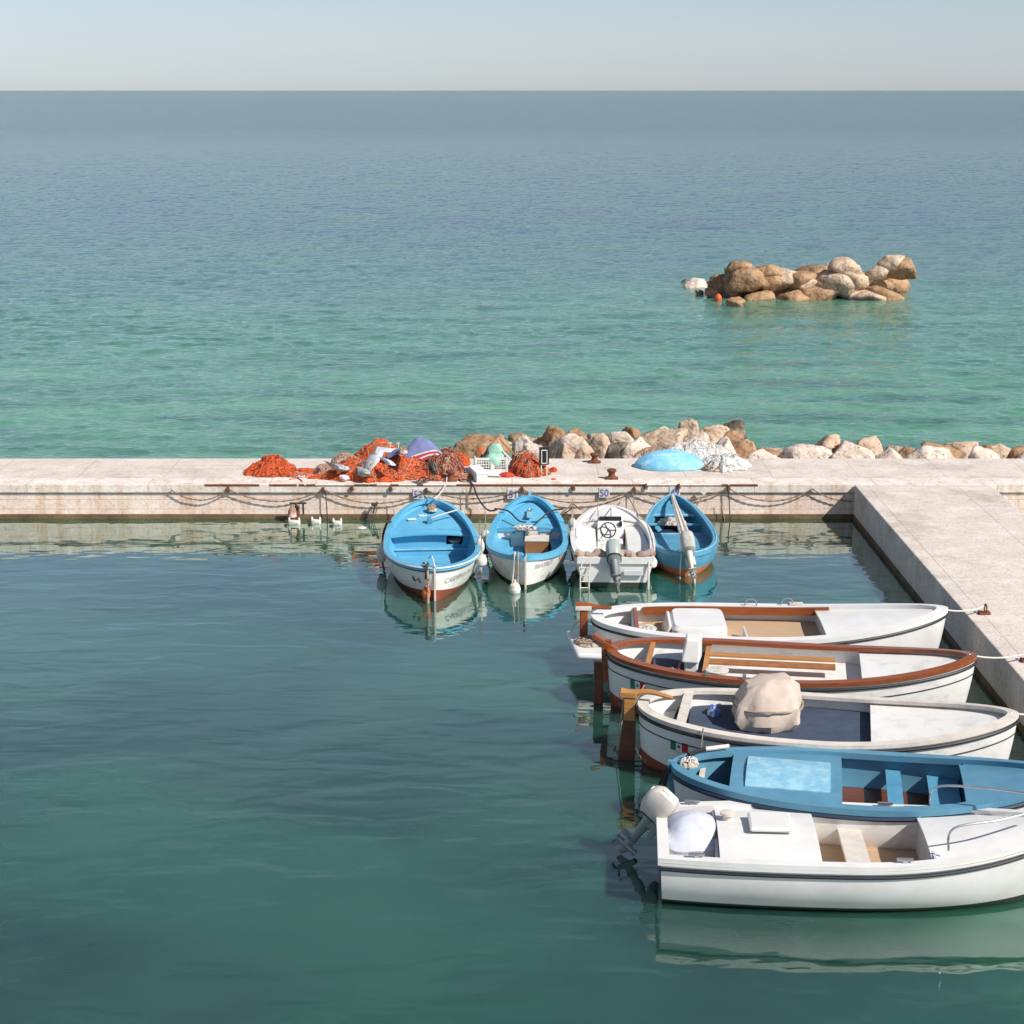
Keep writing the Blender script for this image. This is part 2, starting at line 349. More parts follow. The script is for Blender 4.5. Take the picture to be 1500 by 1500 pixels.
for y in ys + [520, 800, 1500, 4000, 12000]:
    hw = .34 * y + 8; fade = max(0., min(1., (400 - y) / 220)) if y > 180 else 1.
    vs.append((-6000, y, 0))
    for j in range(NC + 1):
        f = 2 * j / NC - 1; x = f * hw; e = min(1, (1 - abs(f)) * 20) * fade * min(1, (y - 39.3) / .5)
        vs.append((x, y, chop(x, y) * e if e > 0 else 0))
    vs.append((6000, y, 0))
W_ = NC + 3
for i in range(len(ys) + 4):
    for j in range(W_ - 1): fs.append((i * W_ + j, i * W_ + j + 1, (i + 1) * W_ + j + 1, (i + 1) * W_ + j))
me = bpy.data.meshes.new('sea'); me.from_pydata(vs, [], fs); me.materials.append(WATER); me.polygons.foreach_set('use_smooth', [True] * len(me.polygons)); me.update()
sea = bpy.data.objects.new('sea', me); col.objects.link(sea); tag(sea, kind='structure'); vs = fs = None

# ------------------------------------------------------------------ quay
quay = empty('quay', (0, QY, 0), label='low pale concrete quay with a rusty iron edge behind the moored boats', cat='quay')
XL, XR = -60, 60
MB().box((0, (QB - QY) / 2 + .03, QZ - .26), (XR - XL, QB - QY - .06, .5)).build('deck', DECK, quay, smooth=False)
MB().box((0, .3, QZ - .09 - .004), (XR - XL, .66, .18)).build('capping', CAP, quay, smooth=False, bevel=.01)
MB().box((0, 1.3, .14), (XR - XL, 2.56, .93 - .1)).build('wall_face', WALL, quay, smooth=False)
mb = MB(); mb.box((0, 1.278, -.17), (XR - XL, 2.56, .54)); mb.build('weed_band', ALGAE, quay, smooth=False)
# iron edge strip, whole in the middle and in short rusted lengths at the left
for a, b, r in [(395, 435, 1), (438, 446, 1), (449, 462, 1), (519, 540, 1), (541, 552, 1), (572, 584, 1), (611, 620, 1), (669, 945, 1), (1057, 1066, 1), (1069, 1110, 1), (300, 380, 1)]:
    A = atY(a, 710, QY).x; B = atY(b, 710, QY).x
    MB().box(((A + B) / 2, -.022, QZ - .022), (B - A, .03, .045)).build('edge_strip', RUST, quay, smooth=False, bevel=.004)
for a, b in ((440, 672), (945, 1066)): MB().tube([(atY(a, 710, QY).x, -.035, QZ - .03), (atY(b, 710, QY).x, -.035, QZ - .03)], .008).build('edge_wire', DROPE, quay)
for px, py in [(474, 716), (516, 714), (573, 714), (625, 717), (765, 715), (840, 713), (929, 716), (946, 711), (994, 711), (1067, 713), (335, 715)]:
    p = atY(px, py, QY)
    MB().box((p.x, -.06, p.z), (.045, .07, .09)).tube([(p.x, -.10, p.z + .04 * math.cos(t)) if False else (p.x + .035 * math.sin(t), -.075, p.z - .03 + .04 * math.cos(t)) for t in [i * .7 for i in range(10)]], .009, 5).build('wall_ring', RUST, quay)
# rust stain flakes below one ring stay as relief on the face
# chain and ropes along the face
def face(px, py, off=.06): 
    p = atY(px, py, QY - off); return p
CH = [(250, 717), (335, 717), (474, 717), (625, 719), (765, 717), (929, 717), (1067, 715), (1190, 716), (1300, 716)]
LOW = [733, 735, 738, 731, 737, 733, 735, 735]
sec = ['left of the rusty post', 'above the rusty post at the far left', 'with black straps tied at its lowest point', 'between signs 52 and 51',
       'between signs 51 and 49, under sign 50', 'behind the bow of the narrow blue boat', 'furthest right along the wall', 'beyond the narrow blue boat to the right']
for i in range(len(CH) - 1):
    a = face(*CH[i], .07); b = face(*CH[i + 1], .07); mid = face((CH[i][0] + CH[i + 1][0]) / 2, LOW[i], .11)
    sag = (a.z + b.z) / 2 - mid.z
    pts = sagline(a, b, sag, 40, .012, i)
    mb = MB(); mb.tube(pts, lambda t: .014 + .005 * math.sin(t * 330), 6)
    tag(mb.build('chain', CHAIN), 'rusty brown chain sagging along the quay wall ' + sec[i], 'chain', 'chains hung along the quay wall')
# thin vertical lines on the wall
for px, y0, y1, lab in [(477, 720, 764, 'thin dark rope hanging straight down from the ring left of the black straps'), (683, 716, 752, 'thin rope hanging down the wall between signs 52 and 51'),
                        (575, 735, 758, 'faint thin rope hanging down the wall just right of the black straps'), (927, 719, 752, 'thin rope hanging from the pin between sign 50 and sign 49'),
                        (1067, 718, 766, 'dark weedy rope hanging from the rightmost ring on the wall'), (1056, 735, 764, 'slanting thin rope beside the dark weedy rope at the far right')]:
    a = face(px, y0, .08); b = face(px + (3 if px != 1056 else 6), y1, .10); b.z = max(b.z, -.1)
    rope(sagline(a, b, 0, 10, .01, px), .012 if px in (477, 1067) else .008, DROPE if px in (477, 1067) else ROPE, lab, name='hanging_rope')
# rust-brown bracing ropes
for pts, lab, m in [([(838, 737), (846, 743), (851, 747)], 'short rusty chain tail right of the blue boat with the wooden box', RUST), ([(838, 737), (832, 744), (824, 751)], 'short tan rope tail slanting left beside the rusty chain tail', ROPE),
                    ([(839, 738), (836, 746), (828, 751)], 'black cord knotted between the two short tails on the wall', DROPE), ([(1030, 727), (1022, 738), (1015, 747)], 'tan rope slanting down from the white diamond plate', ROPE), ([(1027, 728), (1014, 737), (1008, 741)], 'second tan rope leaving the chain below the white diamond plate', ROPE)]:
    rope(spline([face(x, y, .12) for x, y in pts]), .014, m, lab, name='rope_tail')
# number signs
def text_mesh(body, size, name):
    cu = bpy.data.curves.new(name, 'FONT'); cu.body = body; cu.size = size; cu.resolution_u = 3; cu.offset = size * .012
    o = bpy.data.objects.new(name, cu); col.objects.link(o)
    dg = bpy.context.evaluated_depsgraph_get(); me = bpy.data.meshes.new_from_object(o.evaluated_get(dg))
    vs = [Vector(v.co) for v in me.vertices]; fs = [list(p.vertices) for p in me.polygons]
    bpy.data.objects.remove(o); bpy.data.curves.remove(cu); bpy.data.meshes.remove(me)
    return vs, fs
for n, px, py, lab in [('52', 613, 722, 'white number plate reading 52 above the blue boat with the orange buoy'), ('51', 751, 722, 'white number plate reading 51 above the blue boat with the wooden box'),
                       ('50', 885, 720, 'white number plate reading 50 above the white fibreglass boat'), ('49', 988, 719, 'white number plate reading 49 above the narrow all-blue boat')]:
    p = atY(px, py + 8, QY); t = empty('number_plate', (p.x, QY - .035, p.z), label=lab, cat='sign', group='berth number plates on the quay wall')
    MB().box((0, .0, .11), (.23, .02, .23)).build('plate', PLASTIC, t, smooth=False, bevel=.004)
    vs, fs = text_mesh(n, .22, 'numeral'); cx = (min(v.x for v in vs) + max(v.x for v in vs)) / 2
    MB().add([((v.x - cx) * .9, -.015, v.y + .025) for v in vs], fs).build('numerals', NUMB, t, smooth=False)
p = face(1031, 719, .13)
tag(MB().box(p, (.14, .02, .14), rot=Matrix.Rotation(R(45), 3, 'Y')).build('marker_plate', PLASTIC, bevel=.004, smooth=False), 'small white diamond plate hanging on the chain right of sign 49', 'marker')
# right hand pier the row of boats lies against
px_ = MB().box((8.78, 17.05, .435), (2.9, 40.1, .65)).box((8.78, 17.05, -.10), (2.91, 40.11, .42), mi=1); tag(px_.build('pier', [DECK, ALGAE], smooth=False, recenter=False, bevel=.02), kind='structure')
# bollards
def bollard(px, py, h, lab, m=RUST):
    p = at(px, py, QZ); t = empty('bollard', p, label=lab, cat='bollard', group='rusty iron bollards on the quay')
    MB().lathe([(.0, 0), (.12, 0), (.125, .025), (.085, .05), (.07, .09), (.068, h * .55), (.08, h * .66), (.10, h * .72), (.105, h * .85), (.09, h * .96), (.05, h), (0, h)], n=18).build('post', m, t)
    MB().box((0, 0, .012), (.28, .22, .024)).build('base_plate', m, t, bevel=.005, smooth=False)
bollard(871, 677, .22, 'small rusty bollard on the quay in front of the rocks, the farther from the edge')
bollard(896, 701, .22, 'small rusty bollard near the quay edge above sign 50')
bollard(660, 704, .24, 'dark brown bollard wrapped with rope beside the red brown net heap')

# ------------------------------------------------------------------ rocks
def rock(c, rx, ry, rz, mt, seed, label, group, rot=0., name='rock', sub=4):
    rnd = random.Random(seed); bm = bmesh.new(); bmesh.ops.create_icosphere(bm, subdivisions=sub, radius=1)
    pl = []
    for _ in range(11):
        n = Vector((rnd.gauss(0, 1), rnd.gauss(0, 1), rnd.gauss(0, 1))).normalized(); pl.append((n, rnd.uniform(.55, .92)))
    off = Vector((seed * 3.1, seed * 1.7, 0)); rm = Matrix.Rotation(rot, 3, 'Y') @ Matrix.Rotation(rnd.uniform(0, 6), 3, 'Z')
    for v in bm.verts:
        d = v.co.normalized(); r = 1 / (abs(d.x) ** 3.4 + abs(d.y) ** 3.4 + abs(d.z) ** 3.4) ** (1 / 3.4)
        for n, k in pl:
            q = d.dot(n)
            if q > .05: r = min(r, k / q)
        r *= 1 + .05 * noise.noise(d * 2.2 + off) + .035 * noise.noise(d * 6 + off) + .02 * noise.noise(d * 14 + off)
        v.co = d * r
    for v in bm.verts:
        p = rm @ v.co; v.co = Vector((p.x * rx, p.y * ry, p.z * rz))
    # keep bounding box at the intended size
    for ax, rr in ((0, rx), (1, ry), (2, rz)):
        mx = max(v.co[ax] for v in bm.verts); mn = min(v.co[ax] for v in bm.verts); sc = 2 * rr / (mx - mn); md = (mx + mn) / 2
        for v in bm.verts: v.co[ax] = (v.co[ax] - md) * sc
    for f in bm.faces: f.smooth = True
    for e in bm.edges:
        if e.calc_face_angle(0) > R(17): e.smooth = False
    me = bpy.data.meshes.new(name); bm.to_mesh(me); bm.free(); me.materials.append(mt)
    o = bpy.data.objects.new(name, me); col.objects.link(o); o.location = c
    tag(o, label, 'rock', group); return o
GB = 'rocks of the breakwater behind the quay'
ROCKS = [ # centre px, base py, width px, height px, tone, ground z, label
 (703, 666, 76, 24, 'brown', .15, 'long low brown rock at the left end of the breakwater'),
 (767, 664, 28, 24, 'pale', .3, 'pale pinkish rock right behind the brown board in the crate'),
 (783, 671, 26, 19, 'pale', .5, 'pale rock directly left of the black framed board'),
 (795, 652, 16, 11, 'brown', .15, 'small brown rock peeking out above the black framed board'),
 (818, 652, 40, 26, 'brown', .2, 'big brown boulder at the water side right above the black framed board'),
 (845, 652, 30, 22, 'brown', .2, 'brown boulder standing right beside the big brown one at the water side'),
 (815, 664, 28, 20, 'tan', .5, 'tan rock just right of the black framed board'),
 (846, 673, 54, 36, 'pale', .55, 'big pale boulder leaning between the framed board and the farther bollard'),
 (826, 674, 30, 24, 'tan', .6, 'tan rock touching the quay deck right of the framed board'),
 (868, 673, 36, 18, 'tan', .6, 'low greyish tan rock directly behind the farther bollard'),
 (881, 662, 30, 26, 'tan', .5, 'tan rock with a dark flank right above the farther bollard'),
 (903, 673, 32, 22, 'dark', .6, 'almost black rock standing right of the farther bollard'),
 (911, 658, 42, 25, 'pale', .5, 'pale rock behind the almost black rock'),
 (926, 646, 24, 20, 'brown', .3, 'small orange brown rock on top of the row left of the widest boulder'),
 (938, 673, 50, 31, 'pale', .6, 'large round pale boulder left of the blue mesh mound'),
 (968, 660, 68, 30, 'tan', .45, 'widest tan boulder above the blue mesh mound'),
 (974, 642, 34, 16, 'pale', .2, 'flat pale rock at the water side above the widest boulder'),
 (1005, 652, 36, 36, 'tan', .3, 'tallest rock of the breakwater with a brown left flank'),
 (1026, 666, 42, 32, 'pale', .55, 'pale pinkish block right of the white net heap top'),
 (1044, 650, 46, 26, 'tan', .3, 'tan rock with a flat top right of the tallest rock'),
 (1066, 658, 56, 24, 'brown', .45, 'long brown slab slanting above the pinkish block at the right'),
 (1078, 638, 34, 22, 'dark', .2, 'dark rock at the water side nearest the right edge'),
 (1064, 674, 54, 30, 'pale', .6, 'square pinkish rock behind the white plastic sack at the right'),
 (731, 646, 14, 8, 'brown', .1, 'small flat brown rock at the water left of the pinkish one'),
]
for i, (px, by, wp, hp, tone, gz, lab) in enumerate(ROCKS):
    p = at(px, by, gz); s = FPX / (p.y * math.cos(PITCH) + (CAMH - gz) * math.sin(PITCH))
    rx = wp / s / 2; top = gz + hp / s * .98; ry = min(max(rx * .75, .3), .7); p.y = max(p.y, QB + .1)
    rz = (top + .35) / 2
    rock((p.x, p.y + ry, -.35 + rz), rx * 1.25, ry, rz, RK[tone], i + 3, lab, GB, rot=random.uniform(-.3, .3))
for i in range(34):     # small stones wedged between the big ones
    px = 690 + i * 11.8 + random.uniform(-4, 4); by = random.choice([646, 655, 664]) + random.uniform(-3, 3); gz = .1; p = at(px, by, gz); rx = random.uniform(.18, .34); p.y = max(p.y, QB + .15)
    top = (random.uniform(.3, .55) if by > 660 else random.uniform(.08, .25)) if px > 760 else .1; rx *= 1.25
    rock((p.x, p.y + .3, -.2 + (top + .2) / 2), rx, rx * .9, (top + .2) / 2, RK[random.choice(['tan', 'brown', 'pale', 'dark', 'tan'])], 200 + i, 'small stone wedged between the boulders of the breakwater', 'small stones wedged in the breakwater', sub=3, name='stone')
# breakwater carried on beyond the right side
for i in range(27):
    x = 4.75 + i * .34 + random.uniform(-.15, .15); row = i % 3
    rock((x, QB + .5 + row * .8, .15 + random.uniform(0, .15)), random.uniform(.4, .72), random.uniform(.4, .6), random.uniform(.55, .85) - row * .08, RK[['pale', 'tan', 'brown'][(i * 2) % 3]], 60 + i,
         'boulder where the breakwater runs on further right past the dark rock', 'boulders continuing the breakwater to the right')
GF = 'rocks of the far mole across the bay'
FAR = [(1020, 421, 34, 14, 'pale', .05, 'long pale rock at the left tip of the far rock mole'), (1004, 414, 12, 5, 'dark', .02, 'dark flat rock sticking out at the very tip of the far mole'),
       (1063, 414, 36, 16, 'tan', .6, 'block high on the far mole below its brown top rock'), (1079, 402, 32, 19, 'brown', 1.0, 'brown top rock of the far mole at the right edge'),
       (1047, 412, 14, 10, 'dark', .5, 'dark rock behind the long pale one on the far mole'), (1056, 424, 34, 15, 'tan', .3, 'brown rock in the middle of the far mole'), (1074, 422, 22, 14, 'pale', .4, 'tan pitted rock in the middle right of the far mole'),
       (1045, 433, 22, 13, 'brown', .05, 'brown rock at the waterline near the orange float'), (1066, 433, 34, 13, 'brown', .05, 'wide brown rock at the waterline right of the orange float'), (1025, 431, 12, 7, 'brown', .0, 'tiny brown rock alone in the water below the long pale rock'),
       (1079, 450, 26, 16, 'brown', .0, 'lowest brown rock of the far mole, alone at the right edge')]
for i, (px, by, wp, hp, tone, gz, lab) in enumerate(FAR):
    p = at(px, by, gz); s = FPX / (p.y * math.cos(PITCH) + (CAMH - gz) * math.sin(PITCH))
    rx = wp / s / 2; top = gz * .85 + hp / s * .9; lo = max(-.4, top - 1.5 * rx); rz = (top - lo) / 2
    rock((p.x, p.y + rx * .8, lo + rz), rx * 1.1, rx * .8, rz, RK[{'pale': 'tan', 'tan': 'brown'}.get(tone, tone) if i else 'pale'], 100 + i, lab, GF, rot=random.uniform(-.2, .2))
for i in range(22):
    px = 1088 + i * 11 + random.uniform(-4, 4); by = random.choice([398, 412, 426, 438]) + random.uniform(-3, 3); gz = {3: 1.1, 4: .4}.get(int(by // 100), .3)
    gz = max(0, (438 - by) / 40 * 1.2); p = at(px, by, gz); rx = random.uniform(.6, 1.1); top = gz + random.uniform(.4, .75); lo = max(-.4, top - 1.3 * rx); rz = (top - lo) / 2
    rock((p.x, p.y + .5, lo + rz), rx, rx * .9, rz * .9, RK[random.choice(['tan', 'brown', 'brown', 'tan'])], 140 + i, 'rock of the far mole further right, past the brown top rock', 'rocks continuing the far mole to the right', sub=3)
for i in range(15):
    px = 1092 + i * 15 + random.uniform(-4, 4); p = at(px, random.uniform(430, 441), 0); rx = random.uniform(.7, 1.1)
    rock((p.x, p.y + 1.2, .35), rx, rx, random.uniform(.6, .95), RK[random.choice(['tan', 'brown', 'brown'])], 300 + i, 'rock of the far mole further right, past the brown top rock', 'rocks continuing the far mole to the right', sub=3)
p = at(1052, 440, 0)
tag(MB().lathe([(0, -.1), (.12, -.05), (.17, .06), (.15, .18), (.08, .26), (.03, .30), (0, .31)], c=p).build('float', BUOYO), 'tiny orange float in the water at the foot of the far mole', 'float')

# ------------------------------------------------------------------ heaps of net and cloth on the quay
def heap(name, c, rx, ry, h, mt, seed, label, cat, rough=.3, power=.6, edge=.15, strands=(), nf=2.2, group=None, sr=.009, seg=72, rings=22, skirt=0., mfun=None, drop=True):
    off = Vector((seed * 7.3, seed * 2.9, 0)); c = Vector(c)
    def zf(r, a):
        e = 1 + edge * noise.noise(Vector((math.cos(a) * 1.6, math.sin(a) * 1.6, seed))) + edge * .5 * noise.noise(Vector((math.cos(a) * 5, math.sin(a) * 5, seed + 4)))
        x = r * rx * e * math.cos(a); y = r * ry * e * math.sin(a)
        q = Vector((x * nf, y * nf, 0)) + off
        b = max(0., 1 - r * r) ** power
        z = h * b * (1 + rough * (1.2 * noise.noise(q) + .6 * noise.noise(q * 2.3) + .4 * noise.noise(q * 5)))
        return Vector((x, y, max(z, 0) + .004))
    rows = [[c + zf(i / rings, 2 * math.pi * k / seg) for k in range(seg)] for i in range(rings, 0, -1)]
    rows.append([c + zf(.001, 0)] * seg)
    mb = MB()
    mb.grid([[Vector((p.x, p.y, c.z + .001)) for p in rows[0]]] + rows, closed=True, mfun=mfun)
    o = None; mlist = mt if isinstance(mt, list) else [mt]
    base = len(mlist); sm = list(mlist)
    for si, (smat, cnt) in enumerate(strands):
        sm.append(smat); rnd = random.Random(seed * 31 + si)
        for _ in range(cnt):
            r = math.sqrt(rnd.random()); a = rnd.uniform(0, 6.28); x, y = r * math.cos(a), r * math.sin(a); d = rnd.uniform(0, 6.28); pts = []
            for _k in range(rnd.randint(6, 16)):
                rr = math.hypot(x, y)
                if rr > 1.06: break
                p = zf(min(rr, .999), math.atan2(y, x)); 
                if rr > 1: p = Vector((p.x * rr, p.y * rr, 0))
                pts.append(c + p + Vector((0, 0, rnd.uniform(.0, .03) + .004)))
                d += rnd.gauss(0, .55); x += .055 * math.cos(d) / max(rx, .2) * .9; y += .055 * math.sin(d) / max(ry, .2) * .9
            if len(pts) > 3: mb.tube(pts, sr * rnd.uniform(.6, 1.2), 4, mi=base + si, caps=False)
    o = mb.build(name, sm); return tag(o, label, cat, group)
def drape(name, pts, n, amp, mt, label, cat, seed=0, solid=.012, nf=3., group=None, mfun=None, build=True):
    """cloth through a grid of control points (rows of 3D points)"""
    rows = [spline(r, n) for r in pts]; m = len(rows[0]); cols = [spline([r[j] for r in rows], n) for j in range(m)]
    g = [[cols[j][i] for j in range(m)] for i in range(len(cols[0]))]
    for i, r in enumerate(g):
        for j, p in enumerate(r):
            q = Vector(p) * nf + Vector((seed * 5.1, 0, 0)); r[j] = Vector(p) + Vector((0, -.4 * amp, amp)) * (noise.noise(q) + .5 * noise.noise(q * 2.2))
    o = MB().grid(g, mfun=(lambda i, j: mfun(i / (len(g) - 1), j / (m - 1))) if mfun else None).build(name, mt, solid=solid)
    return tag(o, label, cat, group)
def D(px, py): return at(px, py, QZ)
def P(px, py, dz): return at(px, py, QZ + dz)
def S(p): return FPX / (p.y * math.cos(PITCH) + (CAMH - p.z) * math.sin(PITCH))
NG = 'heaps of fishing net on the quay'
heap('net_heap', D(398, 692), .55, .5, .24, NET_O, 1, 'orange net heap cut by the left edge of the photo', 'fishing net', strands=((STR_O, 120), (STR_D, 40)), group=NG, rough=1.0, edge=.5, power=.9)
heap('net_heap', D(452, 692), .38, .10, .06, NET_O, 2, 'thin tail of orange net trailing from the left edge heap', 'fishing net', strands=((STR_O, 60),), group=NG, rough=.5)
drape('white_sheet', [[P(521, 683, .27), P(530, 684, .30), P(540, 686, .30)], [P(524, 692, .20), P(533, 693, .24), P(543, 694, .24)], [P(519, 699, .06), P(530, 699, .08), P(541, 698, .10)]], 7, .05, GREYNET, 'patterned grey cloth scrap low on the left front of the biggest orange heap', 'cloth', 21)
drape('white_sheet', [[P(497, 697, .13), P(503, 696, .14), P(510, 697, .13)], [P(498, 702, .05), P(505, 703, .06), P(512, 702, .06)]], 7, .03, SHEET, 'small white cloth scrap on the flat orange net strip at the left', 'cloth', 22)
drape('dark_cloth', [[P(627, 678, .46), P(634, 676, .5), P(640, 678, .46)], [P(628, 687, .34), P(633, 687, .38), P(637, 688, .36)], [P(632, 694, .18), P(637, 695, .18), P(642, 695, .15)]], 7, .05, DKCLOTH, 'dark cloth fold between the striped violet cover and the red brown heap', 'cloth', 23)
rope(spline([D(424, 703) + Vector((0, 0, .01)), D(436, 701) + Vector((0, 0, .01)), D(443, 706) + Vector((0, 0, .01))]), .012, STR_O, 'loose orange twine on the deck at the far left edge', name='twine')
heap('net_heap', D(480, 692), .32, .3, .17, NET_P, 3, 'small pale pink net heap under the grey netting at the left', 'fishing net', strands=((STR_P, 80),), group=NG)
heap('net_heap', D(506, 684), .36, .4, .27, NET_T, 4, 'beige net mound at the back left of the orange heap', 'fishing net', strands=((STR_P, 120), (STR_O, 12)), group=NG, rough=.12)
heap('net_heap', D(548, 697), 1.25, .62, .30, NET_O, 5, 'largest bright orange net heap, spreading along the middle left of the quay', 'fishing net', strands=((STR_O, 420), (STR_P, 90), (STR_D, 60)), group=NG, rough=.6, edge=.45)
heap('net_heap', D(594, 692), .62, .66, .42, NET_O, 6, 'steep orange net heap below the violet cloth', 'fishing net', strands=((STR_O, 240), (STR_P, 70), (STR_D, 40)), group=NG, rough=.4, edge=.25)
heap('net_heap', D(561, 676), .70, .35, .42, NET_O, 16, 'orange net pile at the back of the quay under the white sheet', 'fishing net', strands=((STR_O, 120), (STR_P, 60)), group=NG, rough=.35)
heap('net_heap', D(619, 686), .52, .55, .42, NET_T, 17, 'pale brown net pile carrying the violet striped cloth', 'fishing net', strands=((STR_P, 120), (STR_D, 60), (STR_O, 40)), group=NG, rough=.35)
heap('net_heap', D(648, 694), .50, .52, .47, NET_B, 7, 'rounded red brown net heap next to the roped dark bollard', 'fishing net', strands=((STR_O, 35), (STR_P, 90), (STR_D, 120)), group=NG, rough=.35, sr=.008)
heap('net_heap', D(668, 680), .34, .22, .24, NET_O, 8, 'small orange net roll left of the white crate', 'fishing net', strands=((STR_O, 110), (STR_D, 10)), group=NG, rough=.25)
heap('net_heap', D(500, 700), .62, .14, .10, NET_O, 61, 'flat orange net strip in front of the grey netting at the left', 'fishing net', strands=((STR_O, 140), (STR_P, 30)), group=NG, rough=.8, edge=.5)
heap('net_heap', D(640, 703), .42, .14, .07, NET_B, 62, 'thin brown net fringe at the foot of the red brown heap', 'fishing net', strands=((STR_P, 50), (STR_D, 40), (STR_O, 40)), group=NG, rough=.8, edge=.5)
heap('net_heap', D(437, 698), .30, .08, .05, NET_P, 63, 'thin pinkish net strand on the deck right of the far left heap', 'fishing net', strands=((STR_O, 40), (STR_P, 30)), group=NG, rough=.8, edge=.5)
heap('net_heap', D(676, 700), .30, .25, .07, NET_B, 9, 'low scrap of brown net on the deck left of the foam box', 'fishing net', strands=((STR_P, 60), (STR_O, 20)), group=NG, rough=.5)
heap('net_heap', D(778, 692), .46, .45, .30, NET_O, 10, 'orange net heap between the white crate and the black framed board', 'fishing net', strands=((STR_O, 150), (STR_P, 60), (STR_D, 50)), group=NG, rough=.6, edge=.35)
heap('net_heap', D(765, 687), .30, .4, .38, NET_T, 11, 'brown and grey net bundle leaning on the right side of the crate', 'fishing net', strands=((STR_P, 80), (STR_D, 60)), group=NG, rough=.3)
heap('red_cloth', D(742, 697), .18, .13, .07, REDC, 12, 'bright red cloth lying on the deck in front of the crate', 'cloth', rough=.4)
heap('red_cloth', D(770, 697), .20, .11, .06, REDC, 13, 'red cloth lying in front of the net heap left of the framed board', 'cloth', rough=.4)
heap('orange_scrap', D(810, 690), .10, .10, .05, NET_O, 18, 'small orange net scrap on the deck right of the framed board', 'fishing net', strands=((STR_O, 25),))
heap('orange_scrap', D(811, 702), .06, .04, .02, NET_O, 19, 'tiny orange scrap on bare deck near the quay edge', 'fishing net')
# cloths over the heaps
drape('grey_netting', [[P(474, 675, .30), P(490, 679, .36), P(512, 684, .30)], [P(484, 683, .26), P(497, 686, .30), P(512, 689, .22)], [P(494, 690, .18), P(502, 690, .20), P(508, 692, .12)]], 6, .03, GREYNET, 'grey and blue netting spread over the small pink net heap', 'netting', 1)
drape('white_sheet', [[P(552, 655, .58), P(570, 656, .60), P(590, 658, .55)], [P(548, 664, .55), P(568, 662, .58), P(588, 664, .50)]], 6, .03, SHEET, 'white sheet edge standing up at the back of the orange heaps', 'sheet', 2)
drape('white_sheet', [[P(554, 655, .60), P(557, 660, .58), P(562, 664, .55)], [P(538, 672, .42), P(548, 674, .46), P(556, 674, .46)], [P(524, 692, .14), P(532, 690, .20), P(541, 690, .24)]], 7, .03, SHEET, 'long white sheet running down the left of the biggest orange heap', 'sheet', 3)
drape('white_sheet', [[P(549, 668, .50), P(556, 669, .52), P(562, 672, .50)], [P(560, 674, .46), P(568, 676, .47), P(574, 676, .46)], [P(566, 682, .38), P(574, 682, .40), P(580, 681, .40)]], 7, .02, SHEET, 'small pale sheet lying across the middle of the orange heaps', 'sheet', 4)
drape('grey_netting', [[P(530, 676, .36), P(541, 676, .42), P(550, 676, .42)], [P(524, 686, .22), P(536, 688, .27), P(544, 688, .30)], [P(516, 694, .10), P(528, 696, .14), P(540, 694, .20)]], 7, .04, GREYNET, 'grey netting bundle left of the biggest orange heap beside the long white sheet', 'netting', 5)
drape('violet_cloth', [[P(567, 663, .56), P(580, 658, .62), P(592, 658, .62), P(600, 662, .60)], [P(566, 670, .48), P(580, 666, .55), P(592, 668, .55), P(602, 672, .50)]], 7, .045, VIOD, 'crumpled dark violet cloth left of the striped violet cover', 'cloth', 6)
# violet cover with two red stripes along its right hem
c0 = P(618, 672, .30)
def sm(a):
    t = max(0, min(1, (a - .9) / 1.4)); return t * t * (3 - 2 * t)
def vio(name):
    g = []
    for i in range(25):
        t = i / 24; row = []
        for j in range(29):
            a = math.pi * (j / 28); r = .30 + .20 * t
            x = -math.cos(a) * (.30 + .05 * t) * (.55 + .45 * math.sin(math.pi * min(t * .62 + .12, 1))) * 1.25
            y = -.52 * (t - .35); z = (.36 * math.sin(a) ** .75) * math.cos((t - .18) * 1.45) ** 1.0
            z += .02 * noise.noise(Vector((x * 6, y * 6, 2)))
            row.append(c0 + Vector((x + .22 * (t - .4) * (.15 + .85 * sm(a)), y, z + .10 - .30 * t * (1 - .65 * sm(a)))))
        g.append(row)
    def mf(i, j):
        t = i / 24
        return 1 if (.79 < t < .85 or .90 < t < .96) else 2 if t >= .75 else 0
    return MB().grid(g, mfun=mf).build(name, [VIOLET, STRIPE_R, STRIPE_W], solid=.012)
tag(vio('violet_cloth'), 'domed violet blue cover with two red stripes along its hem on top of the nets', 'cloth')
heap('net_ball', P(591, 664, .58), .10, .1, .12, NET_T, 20, 'small yellowish brown net ball between the two violet cloths', 'fishing net', strands=((STR_P, 30),))
for px, lab in ((571, 'left of two short pale sticks standing up behind the white sheet'), (583, 'right of two short pale sticks standing up behind the white sheet')):
    a = P(px, 660, .5); tag(MB().tube([a, a + Vector((.01, 0, .16))], .016).box(a + Vector((.01, 0, .165)), (.07, .03, .03)).build('stick', IVORY), lab, 'stick')
drape('plank_sheet', [[P(651, 671, .42), P(656, 671, .42)], [P(672, 688, .1), P(676, 687, .1)]], 5, .005, SLAT, 'pale flat board leaning across the red brown net heap', 'board', 7, solid=.02)
